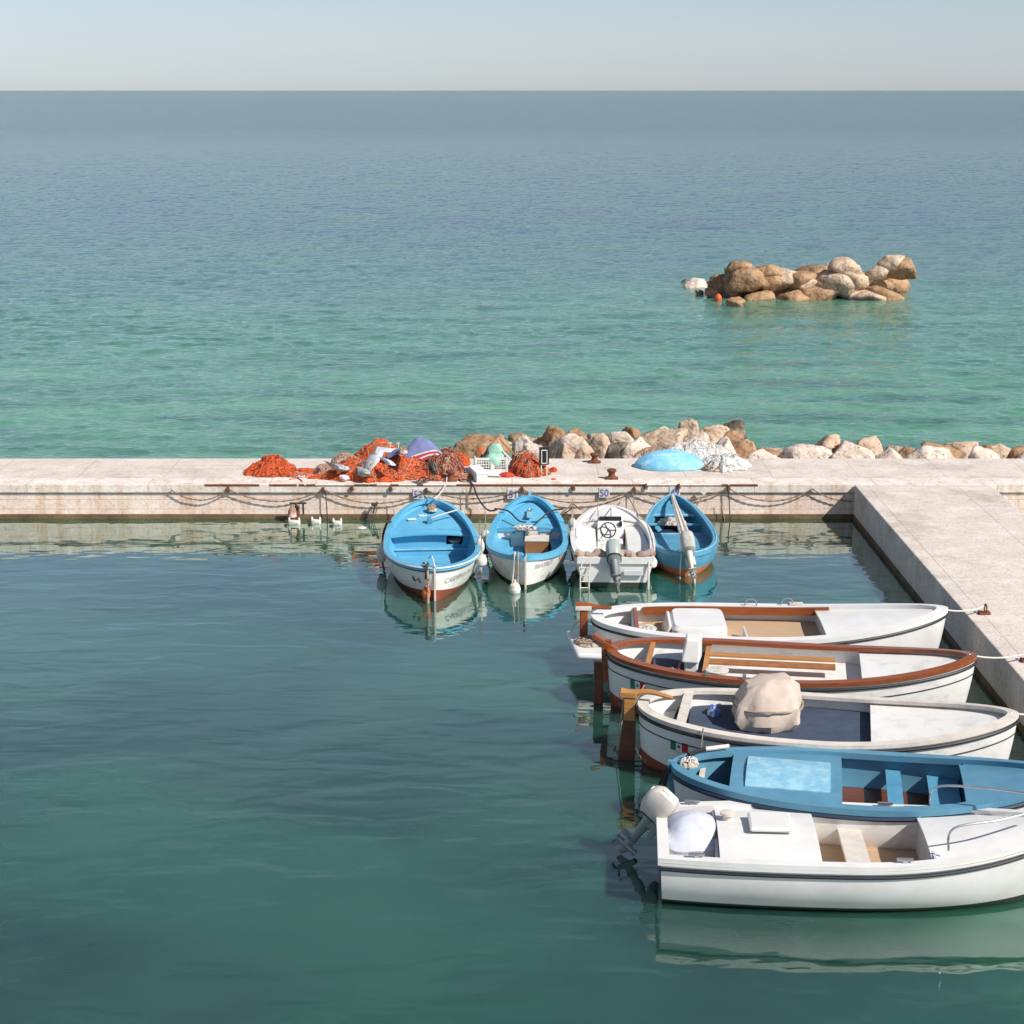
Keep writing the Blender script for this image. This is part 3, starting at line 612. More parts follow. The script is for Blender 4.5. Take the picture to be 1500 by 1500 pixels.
# crate
crc = D(719, 691); cs = S(crc)
crate = empty('fish_crate', crc, R(3), label='white plastic fish crate with mesh sides standing on the quay in the middle', cat='crate')
cw, cd, chh = .74, .46, .36
mb = MB()
for sx in (-1, 1):
    for sy in (-1, 1): mb.box((sx * (cw / 2 - .03), sy * (cd / 2 - .03) + cd / 2 * 0, chh / 2), (.06, .06, chh))
for sy in (-1, 1):
    mb.box((0, sy * (cd / 2 - .02), chh - .03), (cw - .1, .034, .056)); mb.box((0, sy * (cd / 2 - .02), .05), (cw - .1, .034, .10)); mb.box((.03, sy * (cd / 2 - .02), chh / 2), (.09, .034, chh - .16))
for sx in (-1, 1):
    mb.box((sx * (cw / 2 - .02), 0, chh - .03), (.034, cd - .1, .056)); mb.box((sx * (cw / 2 - .02), 0, .05), (.034, cd - .1, .10))
mb.build('frame', PLASTIC, crate, smooth=False, bevel=.006)
mb = MB()
for sy in (-1, 1):
    for z in (.15, .21, .27): mb.box((0, sy * (cd / 2 - .02), z), (cw - .11, .012, .014))
    for k in range(11):
        x = -cw / 2 + .09 + k * (cw - .18) / 10; mb.box((x, sy * (cd / 2 - .021), chh / 2 + .02), (.013, .010, chh - .19))
for sx in (-1, 1):
    for z in (.15, .21, .27): mb.box((sx * (cw / 2 - .02), 0, z), (.012, cd - .11, .014))
    for k in range(6): mb.box((sx * (cw / 2 - .021), -cd / 2 + .1 + k * (cd - .2) / 5, chh / 2 + .02), (.010, .013, chh - .19))
mb.build('mesh_sides', PLASTIC, crate, smooth=False)
MB().box((0, 0, .012), (cw - .02, cd - .02, .02)).build('base', PLASTIC, crate, smooth=False)
def CP(x, y, z): return crc + Vector((x, y, z))
drape('dark_cloth', [[CP(-.16, .1, .34), CP(-.04, .12, .56), CP(.06, .12, .66)], [CP(-.24, -.05, .30), CP(-.12, -.06, .46), CP(.0, -.04, .60)], [CP(-.28, -.15, .28), CP(-.16, -.17, .34), CP(-.04, -.17, .42)]], 6, .03, DKCLOTH, 'dark striped cloth bundled in the left half of the white crate', 'cloth', 8)
mb = MB(); mb.loft([(.02, 0, 0, .22, .17), (0, 0, .12, .25, .18), (.02, 0, .21, .22, .17), (.03, 0, .25, .16, .14), (.04, 0, .30, .17, .14), (.05, 0, .39, .15, .13), (.05, 0, .45, .09, .08), (.05, 0, .46, .02, .02)], n=32, e=2.2, c=CP(.06, -.05, .18))
for v in mb.v: v += noise.noise_vector(v * 6) * .035 + noise.noise_vector(v * 14) * .012
tag(mb.build('mint_cloth', MINT, auto=60), 'mint green cloth piled up in the white crate', 'cloth')
tag(MB().bar(CP(.20, .25, .68), CP(.62, .28, .22), .22, .02).build('brown_board', BROWNW, smooth=False, bevel=.004), 'brown wooden board leaning out of the right side of the crate', 'board')
tag(MB().bar(CP(.24, -.12, .52), CP(.46, -.16, .30), .05, .015).build('pale_lath', SHEET, smooth=False), 'short white lath resting on the crate edge below the brown board', 'board')
tag(MB().box(CP(-.27, .06, .36), (.12, .12, .22), rz=.2).build('brown_carton', BROWNW, smooth=False, bevel=.006), 'small brown carton standing in the left corner of the crate', 'carton')
heap('orange_rag', CP(-.22, .08, .465), .08, .06, .06, STR_O, 22, 'orange rag lying on the brown carton in the crate', 'rag')
# foam box
fb = D(707, 706)
t = empty('foam_box', fb, R(14), label='closed white foam fish box on the deck in front of the crate', cat='box')
MB().box((-.02, .36, .085), (.24, .78, .17)).build('body', FOAM, t, smooth=False, bevel=.012)
MB().box((-.02, .36, .195), (.26, .80, .045)).build('lid', FOAM, t, smooth=False, bevel=.012)
drape('white_paper', [[P(712, 693, .02), P(735, 690, .02)], [P(714, 697, .015), P(733, 698, .015)]], 5, .01, SHEET, 'flat white paper sheet lying in front of the crate', 'paper', 9, solid=.006)
# framed board
bp_ = D(797, 697)
t = empty('notice_board', bp_, R(4), label='small black notice board with a white inner frame on two white legs', cat='notice board')
MB().box((0, .03, .44), (.21, .10, .38)).build('board', BLACK, t, smooth=False, bevel=.006)
mb = MB()
for sx in (-1, 1): mb.box((sx * .058, -.03, .43), (.018, .016, .29))
for sz in (.285, .575): mb.box((0, -.03, sz), (.134, .016, .02))
mb.build('white_frame', PLASTIC, t, smooth=False)
MB().box((0, -.024, .43), (.098, .01, .27)).build('dark_panel', GLASS, t, smooth=False)
for sx in (-1, 1): MB().box((sx * .06, .0, .125), (.022, .022, .25)).build('leg', PLASTIC, t, smooth=False)
# blue mound and white nets at the right
heap('white_net_heap', D(1018, 671), .86, .36, .40, NET_W, 30, 'tall white net heap behind the blue mesh mound', 'fishing net', strands=((STR_W, 70), (STR_O, 4)), rough=.3, power=.9, edge=.1, group=NG, sr=.007)
heap('white_net_heap', D(966, 669), .62, .28, .20, NET_T, 31, 'low beige net heap behind the left half of the blue mesh mound', 'fishing net', strands=((STR_P, 90),), rough=.3, group=NG, sr=.007)
heap('white_net_heap', D(1058, 684), .55, .5, .26, NET_W, 32, 'flat white net heap at the right edge of the quay', 'fishing net', strands=((STR_W, 100),), rough=.5, group=NG, sr=.007, power=1.0, edge=.4)
heap('net_heap', D(1046, 688), .26, .2, .10, NET_T, 33, 'low brown net scrap at the right foot of the white nets', 'fishing net', strands=((STR_P, 50), (STR_D, 20)), group=NG, rough=.4)
heap('blue_mound', D(981, 683), .80, .52, .36, TARP_B, 34, 'smooth light blue mesh mound lying on the quay deck above sign 49', 'covered net', rough=.07, power=.62, edge=.05, nf=1.6)
drape('plastic_sack', [[P(1056, 675, .16), P(1064, 673, .24), P(1076, 674, .2)], [P(1055, 681, .12), P(1066, 680, .16), P(1077, 680, .14)], [P(1054, 685, .02), P(1066, 686, .02), P(1078, 685, .02)]], 6, .05, FOAM, 'crumpled white plastic sack at the right end of the quay', 'sack', 10, nf=7)
# coil of rope and hose on the edge
mb = MB()
for k in range(3): mb.tube(spline([D(672 + 4 * k, 703) + Vector((0, 0, .02)), D(680 + 3 * k, 700) + Vector((0, 0, .03)), D(688 - k, 703 + k) + Vector((0, 0, .02)), D(678, 706) + Vector((0, 0, .02)), D(672 + 2 * k, 703) + Vector((0, 0, .04))]), .013, 5)
tag(mb.build('rope_coil', ROPE), 'loose tan rope coil on the deck between the dark bollard and the foam box', 'rope')
rope(spline([D(676, 705) + Vector((0, 0, .03)), D(686, 706) + Vector((0, 0, .03)), atY(693, 711, QY - .06), atY(699, 727, QY - .15), atY(708, 741, QY - .3), at(717, 748, .62), at(727, 747, .75)]), .018, BLACK, 'thick black hose dropping from the quay edge to the blue boat with the wooden box', 'hose', 'hose')

# ------------------------------------------------------------------ things at the waterline on the left
p = atY(436, 772, QY - .25); p.z = 0
t = empty('mooring_post', p, label='rusty post with a black iron bracket at the quay wall on the far left', cat='post')
MB().box((0, 0, .10), (.10, .10, .5)).build('post', RUST, t, smooth=False, bevel=.01)
mb = MB(); mb.box((.02, 0, .40), (.36, .03, .035)); mb.box((.13, 0, .27), (.04, .03, .24)); mb.box((-.1, 0, .33), (.03, .03, .12)); mb.tube([(-.03, -.05, .42), (0, -.09, .36), (.05, -.06, .30)], .03)
mb.build('bracket', DROPE, t, smooth=False)
heap('rope_bundle', p + Vector((-.1, -.08, .12)), .10, .08, .22, NET_P, 40, 'pinkish rope bundle tied on the rusty post', 'rope', rough=.5, strands=((STR_P, 40),))
for px, py, sc, lab in [(431, 767, 1.25, 'white float beside the rusty post at the far left'), (463, 766, 1., 'white float with raised ends under the hanging rope'), (494, 768, .95, 'white float right of the one under the hanging rope')]:
    q = at(px, py, 0); t = empty('float', q, R(random.uniform(-15, 15)), label=lab, cat='float', group='white floats at the foot of the quay wall')
    mb = MB(); mb.loft([(-.11 * sc, 0, -.03, .06, .05), (0, 0, 0, .11 * sc, .06), (0, 0, .05, .11 * sc, .06), (0, 0, .075, .09 * sc, .04)], n=16, e=2.6); mb.build('body', FENDER, t)
    for sx in (-1, 1): MB().lathe([(.0, 0), (.028, .0), (.024, .06), (.012, .085), (0, .09)], c=(sx * .085 * sc, 0, .05), n=10).build('spout', FENDER, t)
    MB().lathe([(0, -.02), (.035, -.01), (.04, .03), (0, .06)], c=(-.145 * sc, 0, .03), n=10).build('cap', DROPE, t)
q = at(530, 774, 0); tag(MB().lathe([(0, -.03), (.08, -.01), (.11, .01), (.06, .035), (0, .04)], c=q, sx=1., sy=.7).build('float', FENDER), 'flat white float alone in the water left of the black straps', 'float')
mb = MB()
for k in range(5):
    a = face(546 + k * 1.6, 737, .13); m_ = face(541 + k * 1.8, 750, .2); e = at(537 + k * 2.2, 768, -.05)
    mb.tube(spline([a, m_ + Vector((.01 * k, 0, 0)), e]), .009, 5)
mb.tube(spline([face(545, 737, .12), face(549, 740, .14), face(553, 736, .12)]), .03, 6)
mb.tube(spline([face(550, 738, .15), face(547, 748, .18), face(548, 752, .18)]), .012, 5)
tag(mb.build('strap_bundle', DROPE), 'bundle of black straps hanging from the chain into the water', 'straps')

# ------------------------------------------------------------------ boats
class Hull:
    def __init__(s, L, B, near, mid, far, draft=.28, n=(2.2, 2.2), m=(.52, .55), tran=None, flare=.9, paint=.10, lift=(.1, .05), uc=0., rake=(.05, .10), q=3.0, th=.035, vee=(0., 0.)):
        s.__dict__.update(L=L, B=B, near=near, mid=mid, far=far, draft=draft, n=n, m=m, tran=tran, flare=flare, paint=paint, lift=lift, uc=uc, rake=rake, q=q, th=th, vee=vee)
        s.us = [math.sin(math.pi / 2 * (k / 32)) for k in range(-32, 33)]
        if tran: s.us = [-1 + k / 22 for k in range(22)] + [math.sin(math.pi / 2 * (k / 22)) for k in range(0, 23)]
    def half(s, u):
        u = max(-1, min(1, u)); uc = s.uc
        if u < uc:
            w = (uc - u) / (1 + uc)
            if s.tran: return s.B / 2 * (1 - (1 - s.tran) * w ** s.n[0])
            return s.B / 2 * max(0, 1 - w ** s.n[0]) ** s.m[0]
        w = (u - uc) / (1 - uc); return s.B / 2 * max(0, 1 - w ** s.n[1]) ** s.m[1]
    def sheer(s, u): return s.mid + ((s.near - s.mid) if u < 0 else (s.far - s.mid)) * abs(u) ** 2
    def keel(s, u): return -s.draft
    def g(s, v, u):
        v = max(0, min(1, v)); e = (1 - max(0, 1 - v) ** s.q) ** .75; vv = s.vee[0] if u < 0 else s.vee[1]; k = v ** (.8 + .35 * vv); w = abs(u) ** (4 - 2 * vv) * (.6 + .3 * vv) if not (s.tran and u < 0) else .0
        return e * (1 - w) + k * w
    def x(s, u, v):
        r = s.rake[0] if u < 0 else s.rake[1]; v = min(v, 1.)
        if s.tran and u < 0: return s.L / 2 * u * (1 - r * (1 - v) * abs(u) ** 6)
        return s.L / 2 * u * (1 - r * (1 - v) ** 1.5 * abs(u) ** 4)
    def v(s, u, z): return (z - s.keel(u)) / (s.sheer(u) - s.keel(u))
    def hb(s, u, z): return s.half(u) * s.g(s.v(u, z), u)
    def zp(s, u): return s.paint + (s.lift[0] if u < 0 else s.lift[1]) * abs(u) ** 3
    def sk(s, off): return (s.L - 2 * off) / s.L, (s.B - 2 * off) / s.B
    def hin(s, u, z, off=None):
        off = s.th if off is None else off; kx, ky = s.sk(off)
        return s.x(u, s.v(u, z)) * kx, s.hb(u, z) * ky
    def shell(s, parent, mt, name='hull'):
        mb = MB(); rows = []
        for u in s.us:
            zk, zp, zs = s.keel(u), s.zp(u), s.sheer(u)
            zz = [zk + (zp - zk) * k / 6 for k in range(6)] + [zp + (zs - zp) * k / 8 for k in range(9)]
            side = [(s.x(u, s.v(u, z)), s.hb(u, z), z) for z in zz]
            rows.append([(x, -y, z) for x, y, z in side[::-1]] + side[1:])
        n = len(rows[0]); nz = 9
        mb.grid(rows, mfun=lambda i, j: 1 if 8 <= j < n - 9 else 0)
        if s.tran:
            r = rows[0]; mid = (n - 1) // 2; o = len(mb.v); mb.v += [Vector(p) for p in r]
            for j in range(mid):
                f = [o + j, o + j + 1, o + n - 2 - j, o + n - 1 - j]
                if j + 1 == n - 2 - j: f = [o + j, o + j + 1, o + n - 1 - j]
                mb.f.append(f); mb.m.append(1 if j >= 8 else 0)
        return mb.build(name, mt, parent, auto=50)
    def outline(s, off, dz, zfun=None):
        kx, ky = s.sk(off); pts = []
        for u in s.us: pts.append((s.L / 2 * u * kx, -s.half(u) * ky, s.sheer(u) + dz))
        up = s.us[::-1] if s.tran else s.us[-2:0:-1]
        for u in up: pts.append((s.L / 2 * u * kx, s.half(u) * ky, s.sheer(u) + dz))
        return pts
    def rail(s, parent, mt, w=.12, o=.03, t=.03, d=.05, name='gunwale'):
        rows = [s.outline(-o, -d), s.outline(-o, t), s.outline(w, t), s.outline(w, -d)]
        mb = MB(); mb.grid(rows + [rows[0]], closed=True)
        return mb.build(name, mt, parent, auto=40, bevel=0)
    def strake(s, parent, mt, drop=.08, r=.018, name='rubbing_strake', o=.012):
        mb = MB(); pts = []
        for u in s.us:
            z = s.sheer(u) - drop; pts.append((s.x(u, s.v(u, z)) * (1 + 2 * o / s.L), -s.hb(u, z) - o, z))
        mb.tube(pts, r, 6)
        pts2 = [(x, -y, z) for x, y, z in pts]; mb.tube(pts2, r, 6)
        return mb.build(name, mt, parent)
    def lining(s, parent, mt, zf, name='inner_lining', u0=-1, u1=1):
        mb = MB(); us = [u for u in s.us if u0 <= u <= u1]
        for sg in (-1, 1):
            rows = []
            for u in us:
                zs = s.sheer(u); row = []
                for k in range(7):
                    z = zf + (zs - .005 - zf) * k / 6; x, y = s.hin(u, z); row.append((x, sg * y, z))
                rows.append(row)
            mb.grid(rows)
        if s.tran and u0 <= -1:
            u = -1; row = []
            for k in range(7):
                z = zf + (s.sheer(u) - .005 - zf) * k / 6; x, y = s.hin(u, z); row.append([(x, -y, z), (x, y, z)])
            mb.grid(row)
        return mb.build(name, mt, parent)
    def deck(s, parent, mt, u0, u1, z, t=.03, name='foredeck', off=None, camber=0., w=None, y0=None):
        """horizontal panel between two stations; z number or function of u"""
        mb = MB(); n = 24; top = []; bot = []
        for k in range(n + 1):
            u = u0 + (u1 - u0) * k / n; u = math.copysign(min(abs(u), .9995), u); zz = z(u) if callable(z) else z
            x, y = s.hin(u, zz - t / 2, off); y = max(y - .001, .0005)
            if w: y = min(y, w)
            cols = [-1, -.66, -.33, 0, .33, .66, 1]
            top.append([(x, y * c, zz + camber * (1 - c * c)) for c in cols]); bot.append([(x, y * c, zz - t + camber * (1 - c * c)) for c in cols])
        mb.grid(top); mb.grid(bot, flip=True)
        for A, B_ in ((top[0], bot[0]), (top[-1], bot[-1])): mb.grid([A, B_])
        mb.grid([[r[0] for r in top], [r[0] for r in bot]]); mb.grid([[r[-1] for r in top], [r[-1] for r in bot]])
        return mb.build(name, mt, parent, auto=30)
    def bulk(s, parent, mt, u, z0, z1, t=.03, name='bulkhead', off=None, y0=-1., y1=1.):
        mb = MB(); A = []; B_ = []
        for k in range(9):
            z = z0 + (z1 - z0) * k / 8; x, y = s.hin(u, z, off); y -= .002; x0 = s.L / 2 * u
            A.append([(x0 - t / 2, y * y0, z), (x0 - t / 2, y * y1, z)]); B_.append([(x0 + t / 2, y * y0, z), (x0 + t / 2, y * y1, z)])
        mb.grid(A); mb.grid(B_, flip=True); mb.grid([A[-1], B_[-1]]); mb.grid([[a[0] for a in A], [b[0] for b in B_]]); mb.grid([[a[1] for a in A], [b[1] for b in B_]])
        return mb.build(name, mt, parent, smooth=False)
    def stem(s, parent, mt, end=-1, w=.05, z0=-.2, above=.06, name='stem_post', depth=.06):
        mb = MB(); u = end * .999; rows = []
        for k in range(13):
            z = z0 + (s.sheer(u) + above - z0) * k / 12; x = s.x(u, min(s.v(u, z), 1)); d = end * depth
            rows.append([(x - d * .6, -w / 2, z), (x + d, -w / 2, z), (x + d, w / 2, z), (x - d * .6, w / 2, z)])
        o = len(mb.v); mb.grid(rows, closed=True); mb.f.append([o, o + 1, o + 2, o + 3]); mb.m.append(0); e = o + 48; mb.f.append([e, e + 1, e + 2, e + 3]); mb.m.append(0)
        return mb.build(name, mt, parent, smooth=False)
    def arc(s, z, side, u_start, dz=.007):
        """maps (distance along the hull, height above z) to a point on the skin"""
        tab = []; last = None; acc = 0
        for k in range(200):
            u = u_start + (1 - u_start) * k / 199 * .9; zz = z; x = s.x(u, s.v(u, zz)); y = s.hb(u, zz)
            if last: acc += math.hypot(x - last[0], y - last[1])
            tab.append((acc, u)); last = (x, y)
        def f(d, h):
            for i in range(1, len(tab)):
                if tab[i][0] >= d:
                    a, b = tab[i - 1], tab[i]; t = (d - a[0]) / max(b[0] - a[0], 1e-6); u = a[1] + (b[1] - a[1]) * t; break
            else: u = tab[-1][1]
            if d < 0: u = u_start
            zz = z + h; e = .01
            x = s.x(u, s.v(u, zz)); y = s.hb(u, zz); x2 = s.x(u + e, s.v(u + e, zz)); y2 = s.hb(u + e, zz)
            nx, ny = -(y2 - y), (x2 - x); ln = math.hypot(nx, ny) or 1
            return (x + nx / ln * dz, side * (y + ny / ln * dz), zz)
        return f
    def text(s, parent, mt, body, size, side, u_start, z, name='lettering', sq=1.):
        vs, fs = text_mesh(body, size, name); f = s.arc(z, side, u_start)
        return MB().add([f(v.x * sq, v.y) for v in vs], fs).build(name, mt, parent, smooth=False)
    def flag(s, parent, side, u_start, z, wd, ht, ms, emblem=True, name='flag_decal', skew=0.):
        f = s.arc(z, side, u_start, .006); mb = MB(); n = 12
        mb.grid([[f(wd * k / n, ht * j / 3 + skew * k / n) for k in range(n + 1)] for j in range(4)], mfun=lambda i, j: j * 3 // n)
        if emblem:
            f2 = s.arc(z, side, u_start, .010); a = wd * .5
            mb.add([f2(a + math.cos(t) * wd * .09, ht * .5 + math.sin(t) * ht * .17 + skew * .5) for t in [k * .785 for k in range(8)]], [list(range(8))], 3)
        return mb.build(name, ms, parent, smooth=False)
def place(name, p0, p1, label, L=None, group=None):
    p0 = Vector(p0); p1 = Vector(p1); d = (p1 - p0); d.z = 0; rz = math.atan2(d.y, d.x)
    c = (p0 + p1) / 2 if L is None else p0 + d.normalized() * L / 2
    t = empty(name, (c.x, c.y, 0), rz, label, 'boat', group)
    t['_l'] = 0; del t['_l']
    return t, (d.length if L is None else L), Matrix.Translation((c.x, c.y, 0)) @ Matrix.Rotation(rz, 4, 'Z')
def motor(parent, loc, rz, tilt, mc, sc=1., leg=GREYM, cover=False, lean=0., label=None, boxy=False):
    """outboard, +x local points at the boat; clamp at origin"""
    rot = Matrix.Rotation(rz, 3, 'Z') @ Matrix.Rotation(lean, 3, 'X') @ Matrix.Rotation(tilt, 3, 'Y')
    def T(mb): mb.v = [rot @ (v * sc) + Vector(loc) for v in mb.v]; return mb
    mb = MB(); mb.box((.02, 0, -.06), (.10, .22, .26)); mb.box((-.08, 0, -.02), (.14, .12, .16)); br = T(mb).build('outboard_motor', leg, parent, smooth=False, bevel=.01)
    if label: br['label'] = label
    mb = MB(); mb.loft([(-.15, 0, .05, .10, .09), (-.17, 0, .09, .19, .14), (-.18, 0, .22, .23, .16), (-.18, 0, .36, .24, .16), (-.17, 0, .47, .22, .145), (-.15, 0, .54, .16, .11), (-.14, 0, .56, .08, .06)], n=28, e=4.5 if boxy else 2.7)
    if boxy: mb.box((-.19, 0, .555), (.14, .10, .03)); mb.box((-.40, 0, .40), (.03, .12, .10))
    T(mb).build('cowl', mc, br)
    if not cover: mb = MB(); mb.loft([(-.17, 0, .085, .205, .15), (-.17, 0, .105, .21, .155)], n=28, e=2.7); T(mb).build('cowl_band', BLACK, br)
    mb = MB(); mb.loft([(-.15, 0, .06, .10, .075), (-.15, 0, -.2, .075, .05), (-.16, 0, -.48, .065, .035), (-.17, 0, -.62, .08, .035)], n=18, e=2.4); mb.box((-.22, 0, -.47), (.28, .15, .014))
    mb.tube([(-.02, 0, -.62), (.02, 0, -.62), (-.30, 0, -.62), (-.33, 0, -.62)], lambda t: .045, 12); mb.loft([(-.15, 0, -.64, .09, .012), (-.20, 0, -.80, .05, .008)], n=10, e=2)
    T(mb).build('leg', leg, br)
    mb = MB()
    for k in range(3):
        a = k * 2.094; ca, sa = math.cos(a), math.sin(a)
        mb.add([(-.33, .02 * ca, -.62 + .02 * sa), (-.345, .11 * ca - .05 * sa, -.62 + .11 * sa + .05 * ca), (-.36, .125 * ca + .01 * sa, -.62 + .125 * sa - .01 * ca), (-.35, .07 * ca + .045 * sa, -.62 + .07 * sa - .045 * ca)], [(0, 1, 2, 3)])
    mb.tube([(-.31, 0, -.62), (-.40, 0, -.62)], lambda t: .03 - .015 * t, 8); T(mb).build('propeller', GREYM, br, solid=0)
    return br
def fender(p, lab, r=.11, h=.34, mt=None, band=False, group='fenders hung over boat sides'):
    t = empty('fender', p, label=lab, cat='fender', group=group)
    MB().lathe([(0, 0), (r * .5, .01), (r * .85, h * .15), (r, h * .4), (r * .95, h * .65), (r * .6, h * .9), (r * .25, h * .98), (.02, h), (.02, h + .05), (0, h + .05)], n=16).build('body', mt or FENDER, t)
    MB().tube([(0, 0, h + .04), (.005, .0, h + .2), (0, .0, h + .36)], .01, 5).build('lanyard', ROPE, t)
    return t

# ---- boat 52
b, L, W = place('rowing_boat', at(637, 833, .62), at(628, 733, .85), 'white hulled boat with sky blue inside and red bottom paint under sign 52')
h = Hull(L, 1.80, .62, .56, .85, n=(2.1, 2.6), m=(.55, .5), uc=-.18, paint=.04, lift=(.17, .06), draft=.3, vee=(1, .5))
W1, H1, B1 = W, h, b
h.shell(b, [WHITE, RED]); h.rail(b, BLUE, w=.085, o=.022, d=.045); h.lining(b, BLUE, .06); h.strake(b, NAVYP, .062, .010)
h.strake(b, WHITE, -.012, .014, 'white_beading', o=.02)
h.deck(b, BLUE, -.93, .50, .06, name='sole'); h.deck(b, BLUE, .48, .97, lambda u: h.sheer(u) - .13, name='foredeck', camber=.05)
h.deck(b, BLUE, .385, .485, lambda u: h.sheer(u) - .155, name='deck_step', camber=.05)
h.bulk(b, BLUE, .44, .19, .47, name='bulkhead', y0=-.42, y1=1); h.bulk(b, BLUE, .44, .19, .47, name='bulkhead', y0=-1., y1=-.86)
h.bulk(b, NAVYP, .60, .14, .46, name='locker_back', y0=-.9, y1=.9)
h.bulk(b, BLUE, .441, .19, .24, name='bulkhead_sill', y0=-.86, y1=-.42)
h.deck(b, BLUE, .36, .62, .20, name='thwart'); h.bulk(b, BLUE, .365, .05, .185, name='thwart_riser'); h.deck(b, PALEBLUE, .352, .365, .206, t=.02, name='thwart_edge')
h.deck(b, BLUE, -.93, -.40, .20, name='stern_seat'); h.deck(b, PALEBLUE, -.41, -.375, .212, t=.02, name='seat_edge', off=.045)
for u in (-.30, -.02): 
    for sg in (-1, 1): x, y = h.hin(u, .4); MB().bar((x, sg * (y - .01), .50), (x, sg * (y - .13), .08), .03, .04).build('frame_rib', BLUE, b, smooth=False)
h.stem(b, IVORY, -1, .034, -.25, .05, depth=.025); h.stem(b, BLUE, 1, .06, -.2, .08, name='bow_post')
mb = MB(); mb.box((.60 * L / 2, 0, h.sheer(.6) - .03), (.11, .11, .16)); mb.build('mooring_bitt', BLUE2, b, smooth=False, bevel=.012)
MB().lathe([(0, .0), (.08, .0), (.13, .08), (.15, .09), (.15, .1), (.0, .06)], c=(.50 * L / 2, -.48, .21), n=14).build('bowl', IVORY, b)
for x, y in ((.70, .36), (.78, .14)): MB().box((x * L / 2, y, h.sheer(x) - .078), (.10, .17, .012), rz=.3).build('paint_patch', WHITE, b, smooth=False)
h.text(b, TEXTG, 'CARMINA OGGI', .145, -1, -.965, h.sheer(-1) - .31)
h.flag(b, 1, -.93, .30, .21, .10, [FRd, FW, FGd, FB], skew=0)
mb = MB()
for k, (a, e) in enumerate([((-.80, -.25, .37), (-.70, -.05, .38)), ((-.82, -.1, .37), (-.70, -.3, .40)), ((-.8, .3, .37), (-.72, .18, .38))]): mb.tube([(a[0] * L / 2, a[1], a[2]), (e[0] * L / 2, e[1], e[2])], .012, 5)
tag(mb.build('boat_gear', ROPE, None), None) if False else mb.build('rowlock_gear', GREYM, b)
def LW(Wm, p): return Wm @ Vector(p)
# boat 52 ropes and buoys
sb = LW(W, (-L / 2 - .05, .12, .66))
rope(spline([LW(W, (-L / 2 + .25, .20, .66)), LW(W, (-L / 2 + .02, .16, .70)), LW(W, (-L / 2 - .10, .13, .52)), LW(W, (-L / 2 - .10, .13, .2)), LW(W, (-L / 2 - .12, .13, -.15))]), .024, ROPE, 'thick weathered rope hanging over the stem of the boat under sign 52')
rope(spline([LW(W, (-L / 2 + .1, .13, .69)), LW(W, (-L / 2 - .06, .15, .66)), LW(W, (-L / 2 - .08, .16, .45))]), .03, DROPE, 'dark knotted rope end over the stem of the boat under sign 52')
rope(spline([LW(W, (-L / 2 - .05, 0, .66)), LW(W, (-L / 2 + .12, .05, .82)), LW(W, (-L / 2 + .35, .1, .72))]), .012, WROPE, 'thin white rope looped over the stem top of the boat under sign 52')
q = LW(W, (-L / 2 - .02, .16, .02)); q.z = 0
t = empty('buoy', q, label='orange pear shaped buoy floating at the stem of the boat under sign 52', cat='buoy')
MB().lathe([(0, -.08), (.02, -.07), (.028, .0), (.045, .05), (.072, .11), (.08, .17), (.068, .24), (.038, .29), (.016, .32), (0, .32)], n=18).build('body', BUOYO, t)
MB().tube([(0, 0, .35), (.01, -.01, .42), (-.02, 0, .5)], .012, 5).build('lanyard', ROPE, t)
fender(at(559, 824, .12), 'white fender at the left side of the boat under sign 52', .10, .36)
fender(at(705, 829, .38), 'round dirty white fender at the right side of the boat under sign 52', .11, .22)
fender(at(703, 812, .40), 'long white fender higher up at the right side of the boat under sign 52', .09, .32)
drape('rag', [[at(701, 832, .36), at(706, 832, .36)], [at(699, 840, .24), at(706, 840, .25)], [at(698, 848, .1), at(705, 848, .1)]], 5, .02, GREYNET, 'grey rag hanging below the round fender between the two blue boats', 'rag', 12)
rope(spline([LW(W, (L / 2 * .96, 0, .93)), at(640, 728, .95), atY(652, 711, QY - .05), D(655, 704) + Vector((0, 0, .1))]), .014, WROPE, 'pale mooring rope from the bow under sign 52 up to the dark bollard')
rope(spline([LW(W, (.58 * L / 2, -.02, .70)), LW(W, (.60 * L / 2, -.22, .76)), LW(W, (.70 * L / 2, -.56, .80))]), .014, WROPE, 'white rope across the blue foredeck of the boat under sign 52')
heap('rope_knot', LW(W, (.83 * L / 2, -.06, .72)), .10, .10, .12, NET_T, 44, 'tan rope knot lying at the bow of the boat under sign 52', 'rope', rough=.5, strands=((STR_P, 40),))
rope(spline([at(575, 765, .6), at(570, 764, .72), at(566, 768, .66), at(562, 780, .4), at(558, 800, .1)]), .022, DROPE, 'dark rope hanging over the left side of the boat under sign 52')

# ---- boat 51
b, L, W = place('rowing_boat', at(770, 818, .60), at(776, 728, .85), 'white hulled boat with sky blue rail and a brown wooden box inside under sign 51')
h = Hull(L, 1.56, .62, .52, .86, n=(2.1, 2.4), m=(.54, .52), uc=-.18, paint=.03, lift=(.05, .04), draft=.3, vee=(1, .5))
h.shell(b, [WHITE, DGREEN]); h.rail(b, BLUE, w=.095, o=.022, d=.06); h.lining(b, BLUE, .08)
h.deck(b, BLUE, -.93, .52, .08, name='sole'); h.deck(b, BLUE, .45, .97, lambda u: h.sheer(u) - .13, name='foredeck', camber=.04)
h.bulk(b, BLUE, .452, h.sheer(.45) - .20, h.sheer(.45) - .125, name='deck_beam')
h.bulk(b, WHITE, .465, .08, .47, name='bulkhead')
bx = .465 * L / 2
MB().box((bx - .03, -.06, .33), (.03, .34, .24)).build('hatch_frame', BLUE3, b, smooth=False); MB().box((bx - .05, -.06, .32), (.03, .24, .17)).build('hatch_panel', IVORY, b, smooth=False)
